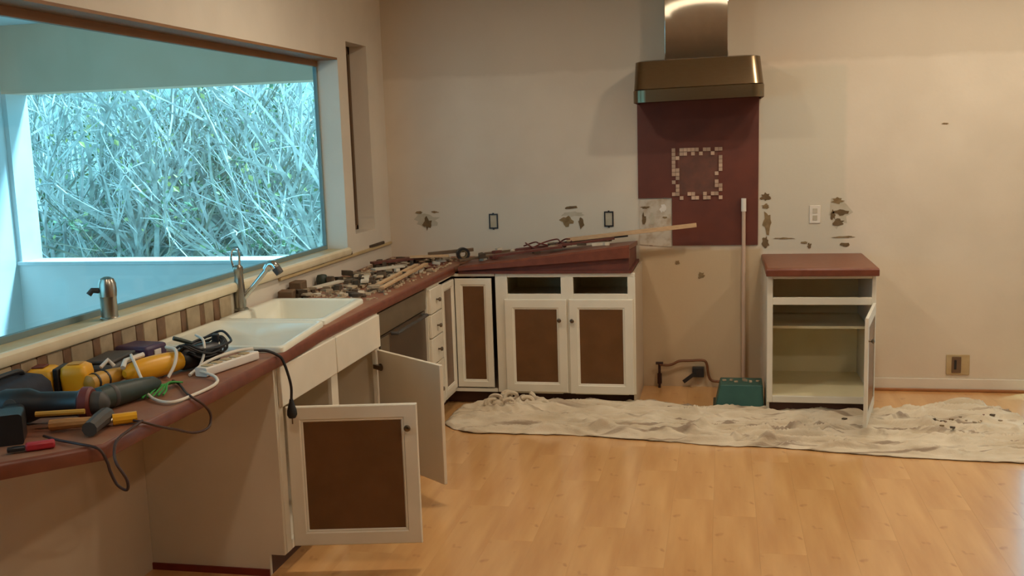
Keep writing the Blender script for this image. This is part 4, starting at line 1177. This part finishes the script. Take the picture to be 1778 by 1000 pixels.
# long yellow and black angle tool with its cords
t = thing('angle_grinder', 'long yellow tool with a black motor end and coiled cord beside the sink', 'power tool', (0.38, -3.58, Z0))
ax = axis_mx((0.305, -3.80, Z0 + 0.042), (0.385, -3.575, Z0 + 0.043))
MB().lathe([(0.012, -0.012), (0.022, -0.004), (0.034, 0.02), (0.040, 0.07), (0.041, 0.13), (0.038, 0.19), (0.034, 0.225)], ax, 18).build('yellow_body', M['yellow'], t, smooth=True)
MB().lathe([(0.034, 0.2255), (0.041, 0.24), (0.042, 0.36), (0.036, 0.40), (0.02, 0.41)], ax, 18).build('motor', M['black'], t, smooth=True)
MB().tube([(0.30, -3.815, Z0 + 0.066), (0.292, -3.785, Z0 + 0.084), (0.315, -3.71, Z0 + 0.090)], 0.009, 8).build('guard_arm', M['whitepl'], t, smooth=True)
t2 = thing('cord_coil', 'bundle of coiled black cord lying on the long yellow tool by the sink', 'cord', (0.40, -3.40, Z0))
rnd = random.Random(15)
for k in range(9):
    pts = []
    cx_, cy_ = 0.415 + rnd.uniform(-0.012, 0.012), -3.475 + rnd.uniform(-0.02, 0.02)
    for i in range(13):
        a = 2 * PI * i / 12
        pts.append((cx_ + (0.044 + 0.004 * k) * math.cos(a), cy_ + (0.080 + 0.006 * k) * math.sin(a), Z0 + 0.062 + 0.005 * k - 0.03 * abs(math.cos(a)) + 0.006 * math.sin(a * 3 + k)))
    MB().tube(curve(pts, 4), 0.0048, 6).build('loop', M['rubber'], t2, smooth=True)
MB().tube(curve([(0.385, -3.50, Z0 + 0.088), (0.365, -3.53, Z0 + 0.105), (0.345, -3.555, Z0 + 0.118)], 4), 0.008, 8).build('plug_end', M['greenblack'], t2, smooth=True)
MB().box(-0.012, 0.012, -0.018, 0.018, 0, 0.035, rz((0.43, -3.40, Z0 + 0.070), 20)).build('plug_head', M['rubber'], t2, bevel=0.004)

# white power strip and its cord
t = thing('power_strip', 'white power strip lying at the counter edge in front of the sink corner', 'power strip', (0.53, -3.5, Z0))
mx = axis_mx((0.505, -3.66, Z0 + 0.017), (0.565, -3.36, Z0 + 0.017))
MB().prism(rrect(-0.026, 0.026, -0.016, 0.016, 0.006), 0, 0.30, mx).build('body', M['whitepl'], t, smooth=True, angle=50)
for k in range(5):
    p = mx @ Vector((0, 0, 0.035 + 0.052 * k))
    MB().box(-0.016, 0.016, -0.017, 0.017, 0.0, 0.004, rz((p.x, p.y, Z0 + 0.0332), -11)).build('socket', M['almond'], t, bevel=0.002)
def cord(name, pts, r, m, label, kk=6):
    o = MB().tube(curve(pts, kk), r, 8).build(name, M[m], smooth=True)
    return tag(o, label, 'cord')
cord('white_cord', [(0.50, -3.655, Z0 + 0.02), (0.58, -3.70, Z0 + 0.012), (0.625, -3.78, Z0 + 0.007), (0.625, -3.92, Z0 + 0.006), (0.60, -4.03, Z0 + 0.007), (0.50, -3.98, Z0 + 0.01), (0.40, -3.86, Z0 + 0.03), (0.30, -3.76, Z0 + 0.10)], 0.0055, 'whitecord', 'white cord looping along the counter edge from the power strip')
cord('white_cord', [(0.405, -3.71, Z0 + 0.008), (0.412, -3.67, Z0 + 0.05), (0.395, -3.63, Z0 + 0.090), (0.34, -3.60, Z0 + 0.094)], 0.006, 'whitecord', 'white cord wrapped over the yellow body of the long tool')
cord('white_cord', [(0.46, -3.60, Z0 + 0.008), (0.466, -3.56, Z0 + 0.06), (0.445, -3.52, Z0 + 0.105), (0.40, -3.49, Z0 + 0.118)], 0.005, 'whitecord', 'white cord wrapped over the black motor of the long tool')
cord('white_cord', [(0.46, -3.66, Z0 + 0.006), (0.475, -3.58, Z0 + 0.03), (0.50, -3.50, Z0 + 0.042), (0.53, -3.42, Z0 + 0.045), (0.565, -3.37, Z0 + 0.043)], 0.006, 'whitecord', 'white cord lying along the top of the power strip')
# black cord with a plug hanging over the counter edge
t = thing('hanging_cord', 'black cord with a plug hanging over the counter edge beside the open door', 'cord', (0.66, -3.30, 0.66))
MB().tube(curve([(0.56, -3.352, Z0 + 0.03), (0.60, -3.33, Z0 + 0.026), (0.632, -3.31, Z0 + 0.007), (0.652, -3.297, 0.895), (0.672, -3.285, 0.80), (0.670, -3.285, 0.73)], 6), 0.0055, 8).build('cable', M['rubber'], t, smooth=True)
MB().lathe([(0.007, 0.075), (0.010, 0.06), (0.019, 0.03), (0.020, 0.012), (0.014, 0.0)][::-1], Matrix.Translation((0.670, -3.286, 0.665)), 12).build('plug', M['rubber'], t, smooth=True)
MB().tube([(0.670, -3.286, 0.664), (0.670, -3.286, 0.640)], 0.003, 6).build('pin', M['knob'], t)

# green wires
t = thing('green_wire', 'bright green bundle of wire under the white cord', 'wire', (0.47, -3.86, Z0))
for k in range(5):
    MB().tube(curve([(0.475 + 0.012 * k, -3.99 + 0.012 * k, Z0 + 0.008), (0.475 + 0.010 * k, -3.91, Z0 + 0.03 - 0.004 * k), (0.478 + 0.003 * k, -3.85, Z0 + 0.018 + 0.002 * k), (0.472 + 0.007 * k, -3.78, Z0 + 0.010)], 4), 0.0035, 6).build('strand', M['green'], t, smooth=True)

# black corded tool in the middle, oxblood collar
t = thing('impact_driver', 'large black power tool with an oxblood collar lying at the counter end', 'power tool', (0.2, -4.1, Z0))
ax = axis_mx((0.185, -4.30, Z0 + 0.056), (0.545, -4.205, Z0 + 0.054))
MB().lathe([(0.02, 0), (0.044, 0.010), (0.052, 0.03), (0.052, 0.10), (0.040, 0.13), (0.038, 0.24), (0.043, 0.25)], ax, 18).build('body', M['black'], t, smooth=True)
MB().lathe([(0.043, 0.251), (0.050, 0.258), (0.050, 0.280), (0.043, 0.287)], ax, 18).build('collar', M['oxred'], t, smooth=True)
MB().lathe([(0.036, 0.288), (0.034, 0.315), (0.020, 0.33), (0.010, 0.335)], ax, 16).build('chuck', M['charcoal'], t, smooth=True)
MB().lathe([(0.020, 0), (0.020, 0.003), (0.013, 0.0032)], axis_mx((0.258, -4.330, Z0 + 0.068), (0.268, -4.365, Z0 + 0.072)), 14).build('badge', M['charcoal'], t, smooth=True)
mx = axis_mx((0.25, -4.30, Z0 + 0.041), (0.395, -4.53, Z0 + 0.041))
MB().prism(rrect(-0.032, 0.032, -0.034, 0.034, 0.018), 0, 0.13, mx).build('grip', M['rubber'], t, smooth=True, angle=50)
MB().prism(rrect(-0.040, 0.040, -0.045, 0.045, 0.012), 0.131, 0.225, mx).build('battery', M['black'], t, smooth=True, angle=50)

t = thing('green_grinder', 'dark green-black tool body lying in front of the mustard tool', 'power tool', (0.42, -3.98, Z0))
ax = axis_mx((0.41, -4.14, Z0 + 0.040), (0.475, -3.88, Z0 + 0.034))
MB().lathe([(0.015, 0), (0.036, 0.01), (0.039, 0.06), (0.035, 0.16), (0.026, 0.24), (0.012, 0.265)], ax, 16).build('body', M['greenblack'], t, smooth=True)
MB().lathe([(0.0390, 0.05), (0.041, 0.055), (0.0390, 0.066)], ax, 16).build('ring', M['charcoal'], t, smooth=True)

t = thing('hammer', 'hammer with a pale wooden handle and dark head on the counter end', 'hammer', (0.42, -4.28, Z0))
MB().tube([(0.41, -4.36, Z0 + 0.022), (0.475, -4.343, Z0 + 0.026), (0.545, -4.325, Z0 + 0.028)], 0.017, 10, 0.014).build('handle', M['woodh'], t, smooth=True)
MB().tube([(0.525, -4.26, Z0 + 0.026), (0.545, -4.325, Z0 + 0.030), (0.56, -4.395, Z0 + 0.024)], 0.026, 10, 0.022).build('head', M['charcoal'], t, smooth=True)
MB().tube([(0.36, -4.355, Z0 + 0.052), (0.49, -4.31, Z0 + 0.052)], 0.008, 8).build('claw', M['mustard'], t, smooth=True)
t = thing('chisel', 'chisel with a short bright yellow handle at the counter front edge', 'chisel', (0.58, -4.25, Z0))
MB().tube([(0.555, -4.275, Z0 + 0.018), (0.61, -4.235, Z0 + 0.018)], 0.017, 10).build('handle', M['yellow'], t, smooth=True)
MB().tube([(0.52, -4.30, Z0 + 0.012), (0.556, -4.274, Z0 + 0.018)], 0.008, 8).build('blade', M['dull_chrome'], t, smooth=True)
t = thing('utility_knife', 'red-handled knife lying at the very end of the countertop', 'knife', (0.45, -4.5, Z0))
MB().box(-0.03, 0.045, -0.014, 0.014, 0, 0.022, rz((0.480, -4.515, Z0), 38)).build('handle', M['red'], t, bevel=0.006)
MB().box(-0.075, -0.0305, -0.011, 0.011, 0.004, 0.016, rz((0.480, -4.515, Z0), 38)).build('blade_sleeve', M['black'], t, bevel=0.003)

cord('brown_cord', [(0.43, -4.42, Z0 + 0.008), (0.50, -4.45, Z0 + 0.007), (0.575, -4.475, Z0 + 0.007), (0.640, -4.478, Z0 - 0.004), (0.662, -4.475, 0.875), (0.670, -4.475, 0.845), (0.688, -4.475, 0.808), (0.716, -4.475, 0.795), (0.718, -4.475, 0.825), (0.690, -4.475, 0.872), (0.672, -4.45, 0.905), (0.655, -4.40, Z0 + 0.002), (0.645, -4.33, Z0 + 0.007), (0.636, -4.25, Z0 + 0.010)], 0.0042, 'browncord', 'dark brown cord hanging in a small loop off the counter end', 7)
cord('brown_cord', [(0.61, -4.255, Z0 + 0.012), (0.638, -4.25, Z0 + 0.006), (0.655, -4.20, 0.895), (0.662, -4.12, 0.862), (0.668, -4.02, 0.822), (0.668, -3.93, 0.812), (0.664, -3.90, 0.845), (0.658, -3.925, 0.885), (0.636, -3.96, Z0 + 0.007), (0.58, -3.90, Z0 + 0.007), (0.50, -3.80, Z0 + 0.007), (0.44, -3.74, Z0 + 0.006)], 0.0042, 'browncord', 'dark brown cord bulging in a wide loop over the counter front edge', 7)

# unseen glowing arch added to give the arc mirrored in the duct cover
ring_m = bpy.data.materials.new('added_arc_glow')
ring_m.use_nodes = True
ring_m.node_tree.nodes['Principled BSDF'].inputs['Emission Color'].default_value = (1.0, 0.84, 0.6, 1)
ring_m.node_tree.nodes['Principled BSDF'].inputs['Emission Strength'].default_value = 2.2
t = thing('added_glow_arc', 'unseen glowing arch added overhead to mirror in the duct cover', 'added glow', (2.17, -4.02, H))
arc = []
for k in range(37):
    a_ = PI * k / 36
    dx, dy = math.cos(a_), math.sin(a_)
    arc.append([Vector((2.17 + rx * dx, -4.02 + ry * dy, zz)) for rx, ry, zz in ((0.42, 0.98, 2.898), (0.42, 0.98, 2.862), (0.35, 0.90, 2.862), (0.35, 0.90, 2.898))])
MB().loft(arc).build('glowing_rim', ring_m, t, smooth=True)
for k in (0, 36):
    p = arc[k][0]
    MB().box(2.17 + (0.34 if k == 0 else -0.43), 2.17 + (0.43 if k == 0 else -0.34), -4.08, -4.021, 2.855, 2.899).build('end_cap', M['charcoal'], t)
